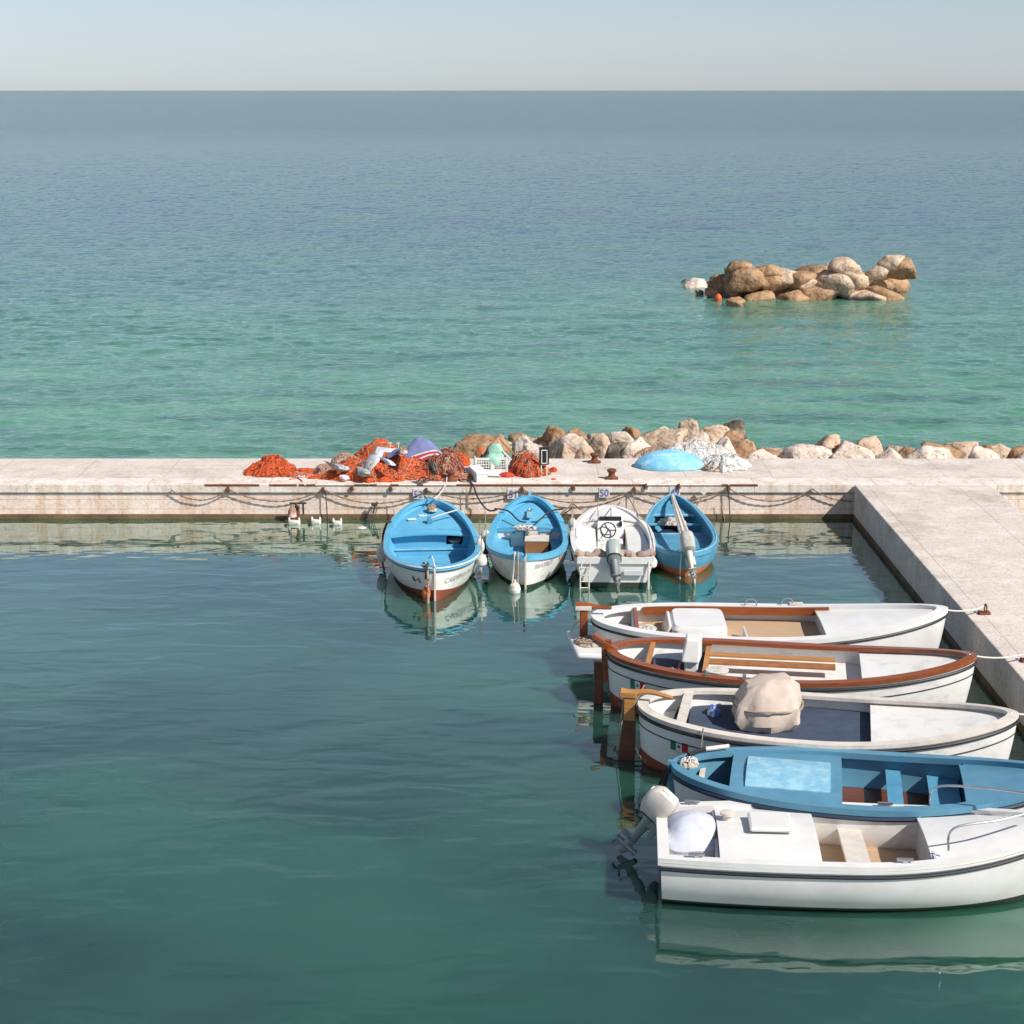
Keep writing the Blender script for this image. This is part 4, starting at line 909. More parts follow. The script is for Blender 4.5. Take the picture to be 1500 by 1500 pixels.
for y in (.42, .30, -.43): MB().tube([(bx - .03, y, .38), (bx - .05, y, .38)], .032, 12).build('port_hole', GREYM, b)
h.deck(b, BLUE, -.93, -.10, .17, name='stern_seat'); h.deck(b, PALEBLUE, -.12, -.09, .182, t=.02, name='seat_edge', off=.045); h.bulk(b, BLUE, -.11, .08, .155, name='seat_riser')
for sg in (-1, 1):
    mb = MB(); rows = []
    for k in range(13):
        u = -.12 + .59 * k / 12; x, y = h.hin(u, .24); rows.append([(x, sg * (y - .24), .24), (x, sg * (y - .002), .24)])
    mb.grid(rows); mb.grid([[r[0] for r in rows], [(r[0][0], r[0][1], .08) for r in rows]]); mb.grid([rows[0], [(p[0], p[1] * .97, .12) for p in rows[0]]]); mb.build('side_bench', BLUE, b, smooth=False)
mb = MB(); mb.box((.30 * L / 2, -.17, .20), (.44, .46, .24)); eb = mb.build('engine_box', BROWNW, b, smooth=False, bevel=.008)
MB().box((.30 * L / 2, -.17, .33), (.46, .48, .022)).build('box_lid', IVORY, eb, smooth=False, bevel=.004)
h.stem(b, IVORY, -1, .032, -.25, .05, depth=.025); h.stem(b, PALEBLUE, 1, .05, -.2, .10, name='bow_post')
MB().box((.70 * L / 2, 0, h.sheer(.7) - .05), (.5, .10, .06)).build('deck_rib', PALEBLUE, b, smooth=False, bevel=.01)
MB().tube([(.74 * L / 2 + .05 * math.cos(a), -.02 + .05 * math.sin(a), h.sheer(.74) - .005) for a in [k * .5 for k in range(14)]], .012, 5).build('deck_ring', GREYM, b)
h.text(b, TEXTG, 'BEATRICE', .12, -1, -.965, h.sheer(-1) - .24)
h.flag(b, -1, -.80, h.sheer(-.8) - .24, .16, .11, [FG, FW, FR, FB], emblem=False) if False else h.flag(b, -1, -.62, h.sheer(-.62) - .20, .13, .11, [FB, FW, FR, FB], emblem=False)
for sg in (1, -1):
    rope(spline([LW(W, (.62 * L / 2, .70 * sg, .78)), LW(W, (.60 * L / 2, .42 * sg, .74)), LW(W, (.44 * L / 2, .2 * sg, .62)), LW(W, (.42 * L / 2, .05 * sg, .60))]), .016, DROPE, ('left' if sg > 0 else 'right') + ' half of the black rope across the foredeck of the boat under sign 51')
heap('rope_pile', LW(W, (.36 * L / 2, .06, .49)), .22, .12, .05, NET_T, 45, 'pale rope pile on the foredeck of the boat under sign 51', 'rope', rough=.5, strands=((WROPE, 60), (STR_D, 20)))
rope(spline([LW(W, (-L / 2 + .2, .16, .66)), LW(W, (-L / 2, .14, .70)), LW(W, (-L / 2 - .07, .14, .5)), LW(W, (-L / 2 - .08, .15, -.15))]), .018, ROPE, 'pale rope hanging over the stem of the boat under sign 51')
rope(spline([LW(W, (-L / 2 + .15, .20, .66)), LW(W, (-L / 2 + .02, .20, .69)), LW(W, (-L / 2 - .04, .22, .4)), LW(W, (-L / 2 - .06, .25, .1))]), .014, WROPE, 'thin white rope running from the stem under sign 51 to the white ball buoy')
rope(spline([LW(W, (-L / 2 - .04, .01, .66)), LW(W, (-L / 2 + .10, .03, .82)), LW(W, (-L / 2 + .3, .04, .62))]), .013, DROPE, 'dark thin rope looped over the stem top of the boat under sign 51')
q = at(754, 867, 0)
t = empty('buoy', q, label='white ball buoy floating at the stem of the boat under sign 51', cat='buoy')
MB().lathe([(0, -.09), (.07, -.07), (.105, 0), (.11, .07), (.085, .14), (.035, .175), (.026, .20), (.026, .235), (0, .24)], n=18).build('body', FENDER, t); MB().lathe([(.109, .03), (.113, .045), (.111, .06)], n=18).build('band', GREYP, t)
for (px, py, z), lab, r_, h_, m_ in [((711, 792, .38), 'black and white fender at the upper left side of the boat under sign 51', .10, .22, FENDER), ((712, 812, .28), 'dark fender at the left side of the boat under sign 51', .09, .22, BLACK),
                               ((839, 800, .30), 'black fender between the boat under sign 51 and the white fibreglass boat', .09, .26, BLACK), ((843, 822, .10), 'lowest dirty white fender between the boat under sign 51 and the white fibreglass boat', .09, .30, FENDER), ((838, 775, .5), 'pale rope wrapped fender beside the bow of the boat under sign 51', .08, .24, FENDER)]:
    fender(at(px, py, z), lab, r_, h_, m_)

# ---- boat 50 (fibreglass)
b, L, W = place('motor_boat', at(901, 817, .58), at(892, 742, .72), 'white fibreglass motor boat with a steering wheel and grey green outboard under sign 50')
h = Hull(L, 1.56, .56, .58, .72, n=(2.0, 2.3), m=(.5, .52), tran=.86, uc=-.2, paint=.10, lift=(.0, .04), draft=.25, rake=(.03, .12))
h.shell(b, [GRP, DGREEN]); h.rail(b, GRP, w=.07, o=.03, t=.03, d=.09); h.lining(b, GRP, .10, u0=-1, u1=.7)
h.deck(b, GRP, -.98, .62, .14, name='cockpit_sole')
h.deck(b, GRP, .56, .97, lambda u: h.sheer(u) - .02, name='foredeck', camber=.06)
h.bulk(b, GRP, .57, .14, h.sheer(.57) - .03, name='bulkhead')
for sg in (-1, 1):
    mb = MB(); top = []; inn = []
    for k in range(15):
        u = -.80 + 1.36 * k / 14; z = .40 + .12 * (k / 14); x, y = h.hin(u, z, .05); top.append([(x, sg * .30, z - .04), (x, sg * (y - .002), z)]); inn.append([(x, sg * .30, z - .04), (x, sg * .28, .12)])
    mb.grid(top); mb.grid(inn); mb.grid([top[0], inn[0]]) if False else None
    u = -.80; x, y = h.hin(u, .36, .05); mb.add([(x, sg * .28, .12), (x, sg * .30, .36), (x, sg * (y - .002), .40), (x, sg * (y - .06), .12)], [(0, 1, 2, 3)])
    mb.build('side_bench', GRP, b)
mb = MB(); mb.add([(.62, .26, .14), (.62, -.26, .14), (.82, -.26, .62), (.82, .26, .62), (1.06, -.24, .68), (1.06, .24, .68), (1.06, .26, .14), (1.06, -.26, .14)], [(0, 1, 2, 3), (3, 2, 4, 5), (0, 3, 5, 6), (1, 7, 4, 2)])
cons = mb.build('console', GRP, b, smooth=False, bevel=.015)
MB().box((.94, 0, .665), (.13, .44, .03), rot=Matrix.Rotation(-.3, 3, 'Y')).build('dashboard_vent', BLACK, cons, smooth=False)
mb = MB(); ang = Matrix.Rotation(R(-68), 3, 'Y'); wc = Vector((.66, .05, .50))
mb.tube([wc + ang @ Vector((.15 * math.cos(a), .15 * math.sin(a), 0)) for a in [k * math.pi / 12 for k in range(25)]], .013, 6)
for k in range(3): mb.tube([wc, wc + ang @ Vector((.145 * math.cos(k * 2.09 + .5), .145 * math.sin(k * 2.09 + .5), 0))], .012, 5)
mb.build('steering_wheel', BLACK, cons)
MB().box((.78, -.20, .60), (.05, .06, .10)).build('throttle', BLACK, cons, smooth=False, bevel=.01)
MB().box((.30, 0, .36), (.30, .46, .05)).build('helm_seat', GRP, b, smooth=False, bevel=.02); MB().box((.28, 0, .24), (.24, .38, .24)).build('seat_base', GRP, b, smooth=False, bevel=.02); MB().box((.24, 0, .392), (.09, .32, .02)).build('seat_trim', IVORY, b, smooth=False)
mb = MB(); pts = [(-L / 2 + .10 + .03 * math.sin(k * 1.1), -.72 + 1.44 * k / 34, .61 + .03 * math.sin(k * .6)) for k in range(35)]
mb.tube(pts, lambda t: .075 + .016 * math.sin(t * 46), 10)
tag(mb.build('cover_roll', TANF, b), 'tan rolled canvas along the stern')
motor(b, (-L / 2 - .06, .0, .40), 0, R(54), COWL, .88, lean=R(-6), label='grey green tilted outboard')
for y, lab in ((.56, 'left'), (-.62, 'right')):
    mb = MB()
    if lab == 'left':
        for dy in (-.08, .08): mb.tube([(-L / 2 - .02, y + dy - .03, .52), (-L / 2 - .06, y + dy, .3), (-L / 2 - .09, y + dy, -.12)], .014, 6)
        for z in (.02, .14, .26, .4): mb.tube([(-L / 2 - .075, y - .08, z), (-L / 2 - .075, y + .08, z)], .012, 6)
        mb.build('boarding_ladder', IVORY, b)
    else:
        mb.tube([(-L / 2 - .02, y, .52), (-L / 2 - .06, y, .25), (-L / 2 - .07, y, -.12)], .02, 6); mb.build('trim_pole', IVORY, b)
MB().box((-L / 2 - .03, -.34, .30), (.04, .36, .10)).build('transom_pad', GREYP, b, smooth=False, bevel=.01)
fender(at(955, 832, .22), 'round white fender at the right stern corner of the fibreglass boat', .10, .22)
for px, lab in ((876, 'left of two thin pale ropes from the wall to the foredeck of the fibreglass boat'), (895, 'right of two thin pale ropes from the wall to the foredeck of the fibreglass boat')):
    rope(spline([face(px, 732, .1), at(px, 748, .80), at(px, 756, .72)]), .009, ROPE, lab)
rope(spline([face(920, 726, .1), at(934, 752, .7), at(948, 768, .62), at(957, 800, .6), at(956, 812, .56)]), .014, ROPE, 'pale rope along the right side of the fibreglass boat')

# ---- boat 49
b, L, W = place('rowing_boat', at(1006, 815, .42), at(985, 727, .72), 'narrow all-blue wooden boat with orange bottom paint and a wrapped outboard under sign 49')
h = Hull(L, 1.42, .46, .46, .74, n=(2.4, 2.1), m=(.52, .62), uc=-.15, paint=.13, lift=(.03, -.03), draft=.22, rake=(.10, .06))
h.shell(b, [BLUE2, ORANGEP]); h.rail(b, BLUE2, w=.09, o=.02); h.lining(b, BLUE2, .08); h.strake(b, PALEBLUE, -.03, .012, 'worn_edge', o=-.02)
h.deck(b, NAVYP, -.9, .9, .10, name='sole'); h.deck(b, BLUE2, .70, .96, lambda u: h.sheer(u) - .14, name='foredeck'); h.deck(b, PALEBLUE, .685, .715, lambda u: h.sheer(u) - .125, t=.03, name='deck_edge')
h.bulk(b, NAVYP, .85, .08, .45, name='bulkhead')
h.deck(b, BLUE2, .50, .57, .35, name='thwart'); h.deck(b, PALEBLUE, .498, .515, .362, t=.016, name='thwart_edge')
h.deck(b, BLUE2, -.92, .34, .23, name='stern_sheets'); h.deck(b, PALEBLUE, .32, .35, .242, t=.02, name='seat_edge'); h.bulk(b, BLUE2, .33, .08, .22, name='seat_riser')
h.bulk(b, BLUE2, -.48, .24, .32, name='frame_rib', y0=-1, y1=-.45); h.bulk(b, BLUE2, -.48, .24, .32, name='frame_rib', y0=.45, y1=1)
h.stem(b, BLUE2, 1, .05, -.2, .05, name='bow_post'); h.stem(b, ORANGEP, -1, .05, -.2, -.35, name='stern_post')
mo = motor(b, (-L / 2 + .02, -.06, .38), 0, R(46), M('grey_wrap', (.50, .48, .45), r=.85, c2=(.36, .34, .31), sc=7, bump=.02, bsc=14), .86, leg=IVORY, cover=True, lean=R(-8), label='outboard wrapped in whitish cloth')
spar = MB(); a0 = LW(W, (L / 2 * .97, .03, .76)); a1 = LW(W, (-.62 * L / 2, -.02, .58))
for k in range(4): spar.tube([a0 + Vector((.012 * k, 0, .012 * (k % 2))), a1 + Vector((.05 * k - .06, 0, .03 * (k % 2)))], lambda t: .018 + .018 * t, 7)
tag(spar.build('spar_bundle', IVORY), 'bundle of weathered pale oars laid lengthwise over the narrow blue boat', 'oars')
heap('rope_pile', LW(W, (.50 * L / 2, .06, .36)), .28, .16, .08, NET_T, 46, 'pale rope pile on the thwart of the narrow blue boat', 'rope', rough=.5, strands=((WROPE, 50),))
rope(spline([LW(W, (-.7 * L / 2, .16, .30)), LW(W, (-.9 * L / 2, .14, .5)), LW(W, (-L / 2 + .02, .10, .5)), LW(W, (-L / 2 - .02, .12, .2)), LW(W, (-L / 2 - .02, .12, -.1))]), .011, WROPE, 'thin white rope hanging from the stern of the narrow blue boat')
drape('white_rag', [[LW(W, (-.62 * L / 2, -.30, .27)), LW(W, (-.60 * L / 2, -.12, .27))], [LW(W, (-.80 * L / 2, -.30, .27)), LW(W, (-.78 * L / 2, -.14, .27))]], 5, .02, FENDER, 'crumpled white rag in the stern of the narrow blue boat', 'rag', 14)

# ---- right hand row, sterns pointing left
ROWS = []
# A: white boat with tiller and bathing platform
b, L, W = place('launch', at(868, 906, .78), at(1080, 908, .78), 'white launch with brown tiller and white stern platform, farthest of the right hand row', L=5.6)
h = Hull(L, 2.0, .82, .74, 1.0, n=(2.6, 2.0), m=(.5, .6), uc=-.1, paint=.10, lift=(.0, .06), draft=.35, rake=(.02, .10))
h.shell(b, [GRP, BLACK]); h.rail(b, GRP, w=.16, o=.02, t=.02); h.lining(b, GRP, .25); h.strake(b, BLACK, .075, .022); 
h.deck(b, SLAT, -.95, .5, .50, name='sole'); h.deck(b, GRP, .30, .97, lambda u: h.sheer(u) - .05, name='foredeck', camber=.05); h.bulk(b, GREYP, .31, .3, .72, name='bulkhead'); h.bulk(b, GREYP, -.14, .3, .68, name='cockpit_panel', y0=-1, y1=.0)
h.deck(b, GREYP, -.95, -.80, .52, name='stern_seat'); h.bulk(b, GRP, -.765, .3, .77, name='partition'); h.deck(b, VARN, -.772, -.752, .80, t=.04, name='partition_trim')
mb = MB(); rows = []
for k in range(31):
    u = -.75 + 1.15 * k / 30; x, y = h.hin(u, h.sheer(u) - .03, .17); rows.append([(x, y, h.sheer(u) + .012), (x, y, h.sheer(u) - .12), (x, y - .03, h.sheer(u) - .12), (x, y - .03, h.sheer(u) + .012), (x, y, h.sheer(u) + .012)])
mb.grid(rows); mb.build('coaming', VARN, b)
mb = MB(); mb.loft([(-1.12, .05, .45, .44, .55), (-1.12, .05, .74, .44, .55), (-1.11, .05, .80, .40, .51)], n=24, e=8); mb.build('engine_box', GRP, b, bevel=.0)
MB().box((-1.62, .05, .62), (.05, .8, .34), rot=Matrix.Rotation(.25, 3, 'Y')).build('seat_back', GRP, b, smooth=False, bevel=.015)
rd = MB().box((-L / 2 - .14, 0, .70), (.13, .09, .56)).build('rudder', VARN, b, smooth=False, bevel=.02)
MB().tube(spline([(-L / 2 - .26, 0, 1.0), (-L / 2 - .12, 0, 1.0), (-L / 2 + .08, 0, .97), (-L / 2 + .30, 0, .96)]), lambda t: .055 - .025 * t, 8).build('tiller', VARN, rd)
MB().box((-L / 2 - .15, 0, .96), (.26, .13, .07)).build('rudder_head', IVORY, rd, smooth=False, bevel=.01)
mb = MB(); mb.add([(-L / 2 - .42, .45, .34), (-L / 2 - .25, -.78, .34), (-L / 2 + .95, -.95, .34), (-L / 2 + .5, .7, .34), (-L / 2 - .42, .45, .44), (-L / 2 - .25, -.78, .44), (-L / 2 + .95, -.95, .44), (-L / 2 + .5, .7, .44)], [(3, 2, 1, 0), (4, 5, 6, 7), (0, 1, 5, 4), (1, 2, 6, 5), (2, 3, 7, 6), (3, 0, 4, 7)])
mb.build('bathing_platform', GRP, b, smooth=False, bevel=.04)
for y, x in ((.85, -.3), (.9, .3)): MB().tube(spline([(x, y, .77), (x + .04, y + .02, .86), (x + .16, y + .02, .86), (x + .2, y, .77)]), .012, 5).build('cleat', GREYM, b)
MB().box((.55, .93, .79), (.22, .10, .02)).build('deck_plate', IVORY, b, smooth=False)
WA, LA = W, L
heap('rope_coil', LW(W, (-1.9, .12, .505)), .18, .25, .08, NET_T, 50, 'white rope coil on the wooden floor of the farthest launch', 'rope', rough=.4, strands=((WROPE, 70),))
heap('rope_pile', LW(W, (-L / 2 - .05, -.22, .445)), .24, .26, .05, NET_T, 51, 'tan rope pile on the white stern platform', 'rope', rough=.5, strands=((ROPE, 50), (STR_O, 8)))
rope(spline([LW(W, (-L / 2 - .35, .3, .46)), LW(W, (-L / 2 - .28, .2, .62)), LW(W, (-L / 2 - .12, .05, .74))]), .014, WROPE, 'white rope loop from the stern platform to the brown rudder')
rope(spline([LW(W, (-L / 2 + .1, -.3, .46)), LW(W, (-L / 2 + .5, -.72, .50)), LW(W, (-L / 2 + 1.0, -.98, .64))]), .012, ROPE, 'thin tan rope crossing the white hull above the stern platform')

ROWS.append((W, L, 1.0, 'launch with the white stern platform'))
# B: varnished rail
b, L, W = place('launch', at(890, 954, .82), at(1080, 963, .82), 'white launch with varnished brown rail and dark blue floor, second of the right hand row', L=5.35)
h = Hull(L, 1.92, .86, .76, 1.0, n=(2.5, 2.0), m=(.5, .6), uc=-.1, paint=.02, lift=(.22, .06), draft=.35, rake=(.04, .10))
h.shell(b, [WHITE, RED]); h.rail(b, VARN, w=.13, o=.02, t=.03, d=.03); h.lining(b, WHITE, .25); h.strake(b, BLACK, .075, .022); h.strake(b, DROPE, .24, .008, 'cove_line', o=.004)
h.deck(b, NAVY, -.76, -.46, .60, name='blue_floor'); h.deck(b, GREYP, -.95, -.78, .56, name='stern_seat'); h.bulk(b, WHITE, -.775, .3, .79, name='partition', y0=-1, y1=1.); h.deck(b, TANW, -.785, -.758, .82, t=.05, name='partition_trim')
h.deck(b, WHITE, -.46, .6, .54, name='sole')
for y in (.46, .12): MB().box((-.26, y, .70), (1.9, .22 if y < .3 else .14, .035)).build('bench_board', BROWNW if y < .3 else TANW, b, smooth=False, bevel=.006)
h.deck(b, WHITE, .40, .97, lambda u: h.sheer(u) - .06, name='foredeck'); h.bulk(b, WHITE, .41, .3, .7, name='bulkhead')
mb = MB(); mb.add([(-1.56, -.18, .76), (-1.30, -.20, .76), (-1.28, .26, .72), (-1.58, .26, .72), (-1.50, -.08, 1.08), (-1.30, -.10, 1.08), (-1.28, .22, 1.10), (-1.52, .22, 1.10)], [(3, 2, 1, 0), (4, 5, 6, 7), (0, 1, 5, 4), (1, 2, 6, 5), (2, 3, 7, 6), (3, 0, 4, 7)])
mb.box((-1.42, .03, .67), (.20, .32, .18)); cb = mb.build('console_box', GRP, b, smooth=False, bevel=.02)
MB().tube([(-1.60, -.14, .62), (-1.60, .24, .62)], .025, 6).build('console_rail', VARN, cb)
h.bulk(b, GREYP, -.455, .3, .70, name='seat_front'); h.deck(b, TANW, -.47, -.44, .73, t=.04, name='seat_trim')
st = h.stem(b, VARN, -1, .10, .35, .14, name='stern_post', depth=.09)
MB().box((-L / 2 - .13, 0, .15), (.14, .07, 1.0)).build('rudder', DKW, b, smooth=False, bevel=.015)
MB().bar((-L / 2 - .22, 0, 1.06), (-L / 2 + .14, 0, .84), .11, .08).build('post_cap', VARN, b, smooth=False, bevel=.015)
h.flag(b, -1, -.855, .44, .26, .14, [FG, FW, FR, FB])
mb = MB(); mb.lathe([(0, 0), (.13, 0), (.16, .22), (.17, .24), (.15, .25), (.0, .23)], c=LW(W, (-1.02, -.52, .545)), n=18); tag(mb.build('bucket', FENDER), 'white plastic bucket inside the launch with the varnished rail', 'bucket')
for x in (-1.15, -.62): MB().box((x, -h.half(x / (L / 2)) + .02, h.sheer(-.4) + .06), (.05, .05, .07)).build('rail_fitting', GREYM, b, smooth=False)
rope(spline([LW(W, (-L / 2 + .62, -.75, .58)), LW(W, (-L / 2 + .5, -.85, .35)), LW(W, (-L / 2 + .3, -.92, .02)), LW(W, (-L / 2 + .22, -.95, -.1))]), .013, ROPE, 'tan rope hanging from the hull of the launch with the varnished rail into the water')
heap('fitting_rope', LW(W, (-1.7, -.28, .605)), .1, .06, .06, NET_T, 52, 'small rope end beside the white console of the launch with the varnished rail', 'rope', strands=((ROPE, 20),))

ROWS.append((W, L, 1.03, 'launch with the varnished rail'))
# C: white boat with tan tiller
b, L, W = place('launch', at(936, 1033, .80), at(1080, 1042, .80), 'white launch with cream rail and pale tan tiller, third of the right hand row', L=5.0)
h = Hull(L, 2.02, .84, .76, 1.0, n=(2.5, 2.0), m=(.5, .6), uc=-.1, paint=.03, lift=(.20, .06), draft=.35, rake=(.04, .10))
h.shell(b, [WHITE, RED]); h.rail(b, IVORY, w=.13, o=.015, t=.02, d=.03); h.lining(b, WHITE, .25); h.strake(b, BLACK, .07, .024); h.strake(b, DROPE, .24, .008, 'cove_line', o=.004)
h.deck(b, NAVY, -.74, .25, .58, name='blue_floor'); h.deck(b, GREYP, -.95, -.78, .56, name='stern_seat'); h.bulk(b, WHITE, -.765, .3, .80, name='partition'); h.deck(b, IVORY, -.785, -.735, .82, t=.05, name='partition_trim')
h.deck(b, WHITE, .25, .97, lambda u: h.sheer(u) - .06, name='foredeck'); h.bulk(b, WHITE, .26, .3, .7, name='bulkhead')
MB().lathe([(0, -.02), (.07, -.02), (.085, 0), (.06, .02), (0, .02)], c=(-.775 * L / 2 - .03, -.12, .64), n=16, rot=Matrix.Rotation(R(90), 3, 'Y')).build('pulley', RUST, b)
rd = MB().add([(-L / 2 + a, y, z) for a, z in ((-.05, -.3), (-.29, -.3), (-.28, .05), (-.22, .55), (-.19, .9), (-.04, .9)) for y in (-.035, .035)], [(0, 2, 4, 6, 8, 10), (11, 9, 7, 5, 3, 1)] + [(2 * k, 2 * k + 1, (2 * k + 3) % 12, (2 * k + 2) % 12) for k in range(6)]).build('rudder', DKW, b, smooth=False, bevel=.015)
MB().box((-L / 2 - .125, 0, .74), (.16, .085, .32)).build('rudder_cheek', TANW, rd, smooth=False, bevel=.01)
MB().tube(spline([(-L / 2 - .25, 0, .98), (-L / 2 - .10, 0, .97), (-L / 2 + .15, -.0, 1.0), (-L / 2 + .46, -.02, .94)]), lambda t: .06 - .03 * t, 8).build('tiller', TANW, rd)
MB().box((-L / 2 - .15, 0, .95), (.24, .11, .09)).build('tiller_socket', TANW, rd, smooth=False, bevel=.012)
h.flag(b, -1, -.80, .44, .27, .14, [FG, FW, FR, FB])
cc = LW(W, (-1.12, .05, .58))
mb = MB(); mb.loft([(0, 0, 0, .38, .40), (.0, 0, .12, .44, .46), (.03, .0, .35, .42, .42), (.08, .03, .55, .34, .34), (.10, .03, .63, .22, .24), (.10, .03, .65, .06, .06)], n=40, e=3.2, c=cc + Vector((.35, .1, 0)))
cv = cc + Vector((.35, .1, 0))
for v in mb.v:
    d = v - cv; a = math.atan2(d.y, d.x); k = 1 + .07 * math.sin(7 * a + 3 * d.z) + .04 * math.sin(15 * a + 1) * (1 - d.z)
    v.x = cv.x + d.x * k; v.y = cv.y + d.y * k; v += noise.noise_vector(v * 4) * .04
mb.tube([cv + Vector((.475 * math.cos(t) + .03, .475 * math.sin(t), .30 + .02 * math.sin(3 * t))) for t in [k * .2618 for k in range(25)]], .014, 5, mi=1)
tag(mb.build('canvas_bundle', [CREAM, ROPE]), 'bulky cream canvas bundle lying in the launch with the tan tiller', 'canvas')
heap('blue_rag', LW(W, (-1.50, .42, .585)), .09, .12, .14, M('blue_rag', (.08, .16, .45), r=.8, c2=(.55, .6, .68), sc=8, lo=.4, hi=.5), 53, 'blue and white rag at the far side inside the launch with the tan tiller', 'rag', rough=.5, nf=6)
rope(spline([LW(W, (-L / 2 + .56, -.05, .83)), LW(W, (-L / 2 + .50, -.12, .66)), LW(W, (-L / 2 + .48, -.2, .50))]), .018, DROPE, 'short dark rope hanging on the partition of the launch with the tan tiller')
rope(spline([LW(W, (-1.55, -h.half(-.62) - .03, .86)), LW(W, (-1.57, -h.half(-.62) - .05, .6)), LW(W, (-1.58, -h.half(-.62) - .04, .38))]), .010, ROPE, 'thin pale rope over the near rail of the launch with the tan tiller')
rope(spline([LW(W, (-L / 2 - .21, 0, .9)), LW(W, (-L / 2 - .25, -.02, .5)), LW(W, (-L / 2 - .30, -.02, .12))]), .010, ROPE, 'thin tan rope down the rudder of the launch with the tan tiller')

ROWS.append((W, L, 1.02, 'launch with the tan tiller'))
# D: blue decked boat
b, L, W = place('fishing_boat', at(985, 1124, .72), at(1080, 1130, .72), 'white hulled boat with dull blue deck and open dark hatch in the right hand row', L=4.75)
h = Hull(L, 1.95, .76, .70, .95, n=(2.2, 2.0), m=(.56, .6), uc=-.05, paint=.02, lift=(.04, .04), draft=.35, rake=(.08, .10))
h.shell(b, [WHITE, DGREEN]); h.rail(b, BLUE3, w=.12, o=.02, t=.03); h.lining(b, BLUE3, .20); h.strake(b, NAVYP, .085, .03)
h.deck(b, DKW, -.95, .2, .24, name='sole'); h.deck(b, BLUE3, -.70, -.12, lambda u: h.sheer(u) - .03, name='main_deck', camber=.06); h.deck(b, DKW, -.12, .6, .26, name='cockpit_sole'); h.bulk(b, BLUE3, -.125, .26, .66, name='cockpit_front'); h.deck(b, BLUE3, .50, .97, lambda u: h.sheer(u) - .04, name='foredeck', camber=.05); h.bulk(b, NAVYP, .51, .26, .74, name='cockpit_bulkhead'); h.deck(b, BLUE2, .12, .20, .52, name='cockpit_thwart'); h.deck(b, BLUE2, .34, .50, .50, name='cockpit_seat'); h.bulk(b, NAVYP, -.69, .24, h.sheer(-.7) - .05, name='bulkhead')
h.deck(b, BLUE3, -.985, -.93, lambda u: h.sheer(u) - .05, name='stern_deck')
h.deck(b, PALEBLUE, -.62, -.18, lambda u: h.sheer(u) + .02, t=.04, name='hatch_cover', w=.50, camber=.05)
h.deck(b, IVORY, -.88, -.85, .56, name='thwart')
h.stem(b, BLUE3, -1, .07, -.2, .05, name='stem_post')
MB().tube([(-.46 * L, .10, .86), (-.435 * L, .34, .84), (-.42 * L, .42, .83)], .026, 8).build('black_grip', BLACK, b); 
tag(MB().tube([LW(W, (-.42 * L, .42, .83)), LW(W, (-.36 * L, .60, .82))], .03, 8).build('pole_handle', FENDER), 'white pole resting on the far rail of the blue decked boat', 'pole')
MB().tube([(-.385 * L, -.1, .3), (-.385 * L, -.12, .56)], .03, 8).build('hatch_peg', TANW, b)
for k, (y0, lab) in enumerate(((.10, 'black mooring line down the stem of the blue decked boat, nearest its tip'), (-.05, 'black mooring line down the near side of the stem of the blue decked boat'), (.2, 'black mooring line on the far side of the stem of the blue decked boat'))):
    rope(spline([LW(W, (-L / 2 + .16, y0 * .6, .80)), LW(W, (-L / 2 - .04, y0, .70)), LW(W, (-L / 2 - .10 - .05 * k, y0 * 1.3, .3)), LW(W, (-L / 2 - .02 - .1 * k, y0 * 1.4, -.1))]), .018, DROPE, lab)
heap('rope_knot', LW(W, (-L / 2 + .2, -.02, .76)), .12, .09, .09, NET_T, 54, 'pale rope knot on the stem of the blue decked boat', 'rope', strands=((WROPE, 40),), rough=.5)

ROWS.append((W, L, .98, 'blue decked boat'))
# E: nearest boat with outboard
b, L, W = place('motor_boat', at(966, 1219, .60), at(1080, 1222, .60), 'white motor boat with a beige outboard, nearest of the right hand row', L=4.6)
h = Hull(L, 1.8, .60, .62, .85, n=(2.4, 2.0), m=(.5, .6), tran=.84, uc=-.15, paint=.06, lift=(0, .05), draft=.28, rake=(.02, .10))
h.shell(b, [GRP, DGREEN]); h.rail(b, GRP, w=.10, o=.03, t=.03, d=.06); h.lining(b, GRP, .15); h.deck(b, GRP, -.98, .2, .2, name='cockpit_sole'); h.deck(b, GRP, -.72, -.22, lambda u: h.sheer(u) - .03, name='main_deck', camber=.08); h.deck(b, SLAT, -.22, .5, .22, name='well_sole'); h.bulk(b, GRP, -.225, .2, .60, name='well_front'); h.deck(b, GRP, .32, .95, lambda u: h.sheer(u) - .03, name='foredeck', camber=.07); h.bulk(b, GREYP, .33, .2, .66, name='well_bulkhead'); h.deck(b, IVORY, -.08, .04, .46, name='thwart', t=.05)
h.bulk(b, GRP, -.715, .2, .56, name='bulkhead'); h.strake(b, IVORY, .02, .02)
h.strake(b, BLACK, .11, .02, 'rub_rail')
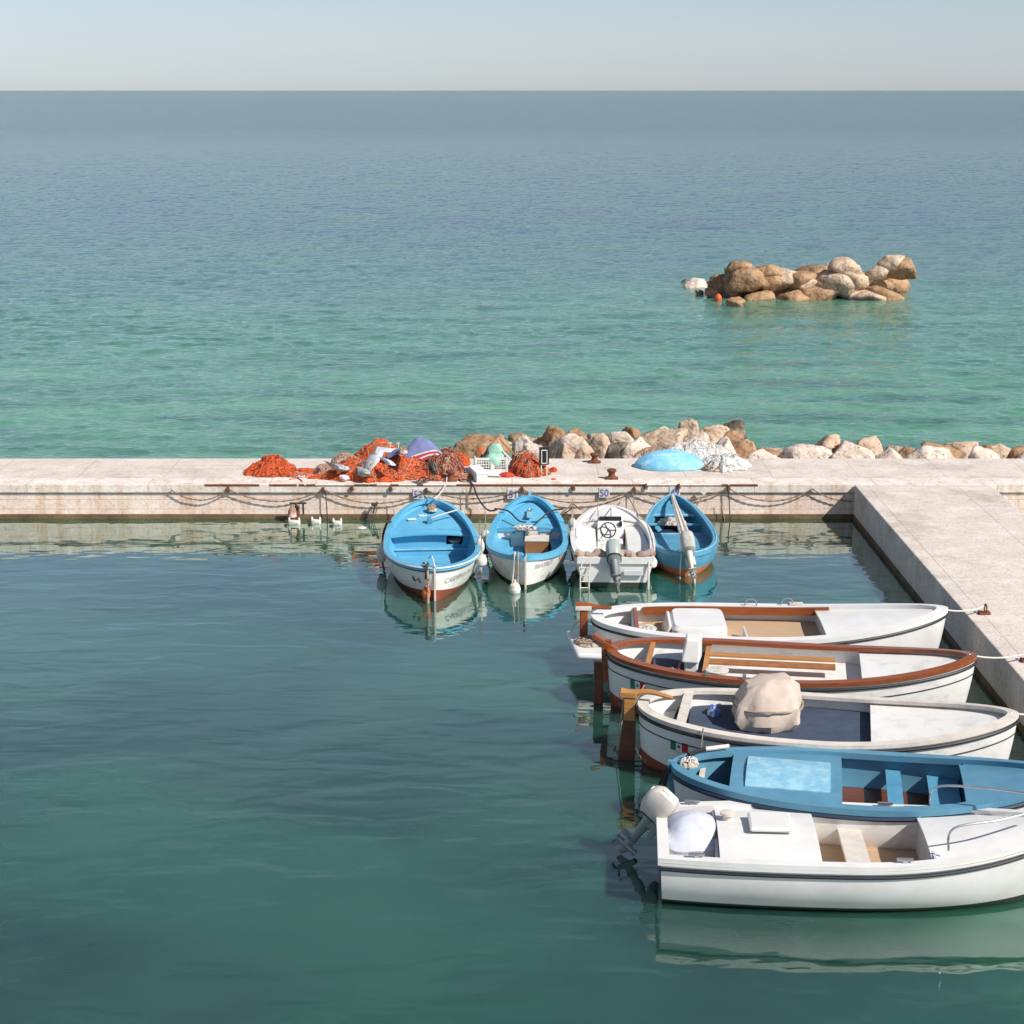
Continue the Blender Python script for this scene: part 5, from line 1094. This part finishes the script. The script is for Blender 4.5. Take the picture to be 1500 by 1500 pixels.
for sg in (-1, 1):
    MB().tube(spline([(.9, sg * .62, .74), (.95, sg * .60, 1.0), (1.5, sg * .46, 1.06), (2.05, sg * .18, 1.1)]), .014, 6).build('bow_rail', STEEL, b)
    for x in (-1.9, .4): MB().bar((x - .09, sg * (h.half(x / (L / 2)) - .06), h.sheer(x / (L / 2)) + .07), (x + .09, sg * (h.half(x / (L / 2)) - .06), h.sheer(x / (L / 2)) + .07), .03, .03).box((x, sg * (h.half(x / (L / 2)) - .06), h.sheer(x / (L / 2)) + .045), (.05, .03, .04)).build('cleat', STEEL, b, smooth=False)
MB().box((-1.02, .1, .72), (.50, .5, .06)).build('hatch', GRP, b, smooth=False, bevel=.03); MB().lathe([(0, 0), (.06, 0), (.06, .08), (.09, .1), (.09, .13), (0, .14)], c=(-1.5, .30, .62), n=14).build('deck_vent', IVORY, b)
motor(b, (-L / 2 - .02, .50, .46), R(-25), R(35), M('beige_cowl', (.60, .56, .50), r=.35, c2=(.48, .44, .39), sc=5), .80, boxy=True, leg=GREYM, label='beige outboard')
mb = MB(); mb.loft([(0, 0, 0, .34, .42), (0, 0, .12, .36, .44), (.02, 0, .30, .26, .32), (.02, 0, .38, .10, .12), (.02, 0, .39, .02, .03)], n=26, e=3, c=LW(W, (-L / 2 + .36, .20, .36)))
for v in mb.v: v += noise.noise_vector(v * 4) * .03
tag(mb.build('seat_cover', LILAC), 'lilac white cover bulging in the stern of the nearest motor boat', 'cover')

ROWS.append((W, L, .85, 'nearest motor boat'))
# mooring lines from the right hand bows to the pier
for Wm, Lm, zb, nm in ROWS:
    tip = LW(Wm, (Lm / 2 - .1, 0, zb)); e = Vector((7.62, tip.y + .5, QZ + .12))
    t = empty('mooring_ring', (7.62, tip.y + .5, QZ - .005), label='iron mooring ring on the pier ahead of the ' + nm, cat='mooring ring')
    MB().box((0, 0, .02), (.18, .14, .04)).build('ring_base', RUST, t, smooth=False, bevel=.005); MB().tube([(.02, .07 * math.cos(a), .09 + .07 * math.sin(a)) for a in [k * .35 for k in range(19)]], .014, 6).build('ring', RUST, t)
    rope(sagline(tip, e, .06, 12), .014, WROPE, 'pale bow rope tying the %s to the pier' % nm)

# ------------------------------------------------------------------ render settings
vs_ = scene.view_settings; vs_.view_transform = 'Standard'; vs_.look = 'None'; vs_.exposure = .55; vs_.gamma = 1
scene.render.engine = 'CYCLES'; scene.render.resolution_x = 1024; scene.render.resolution_y = 1024
scene.cycles.use_denoising = True
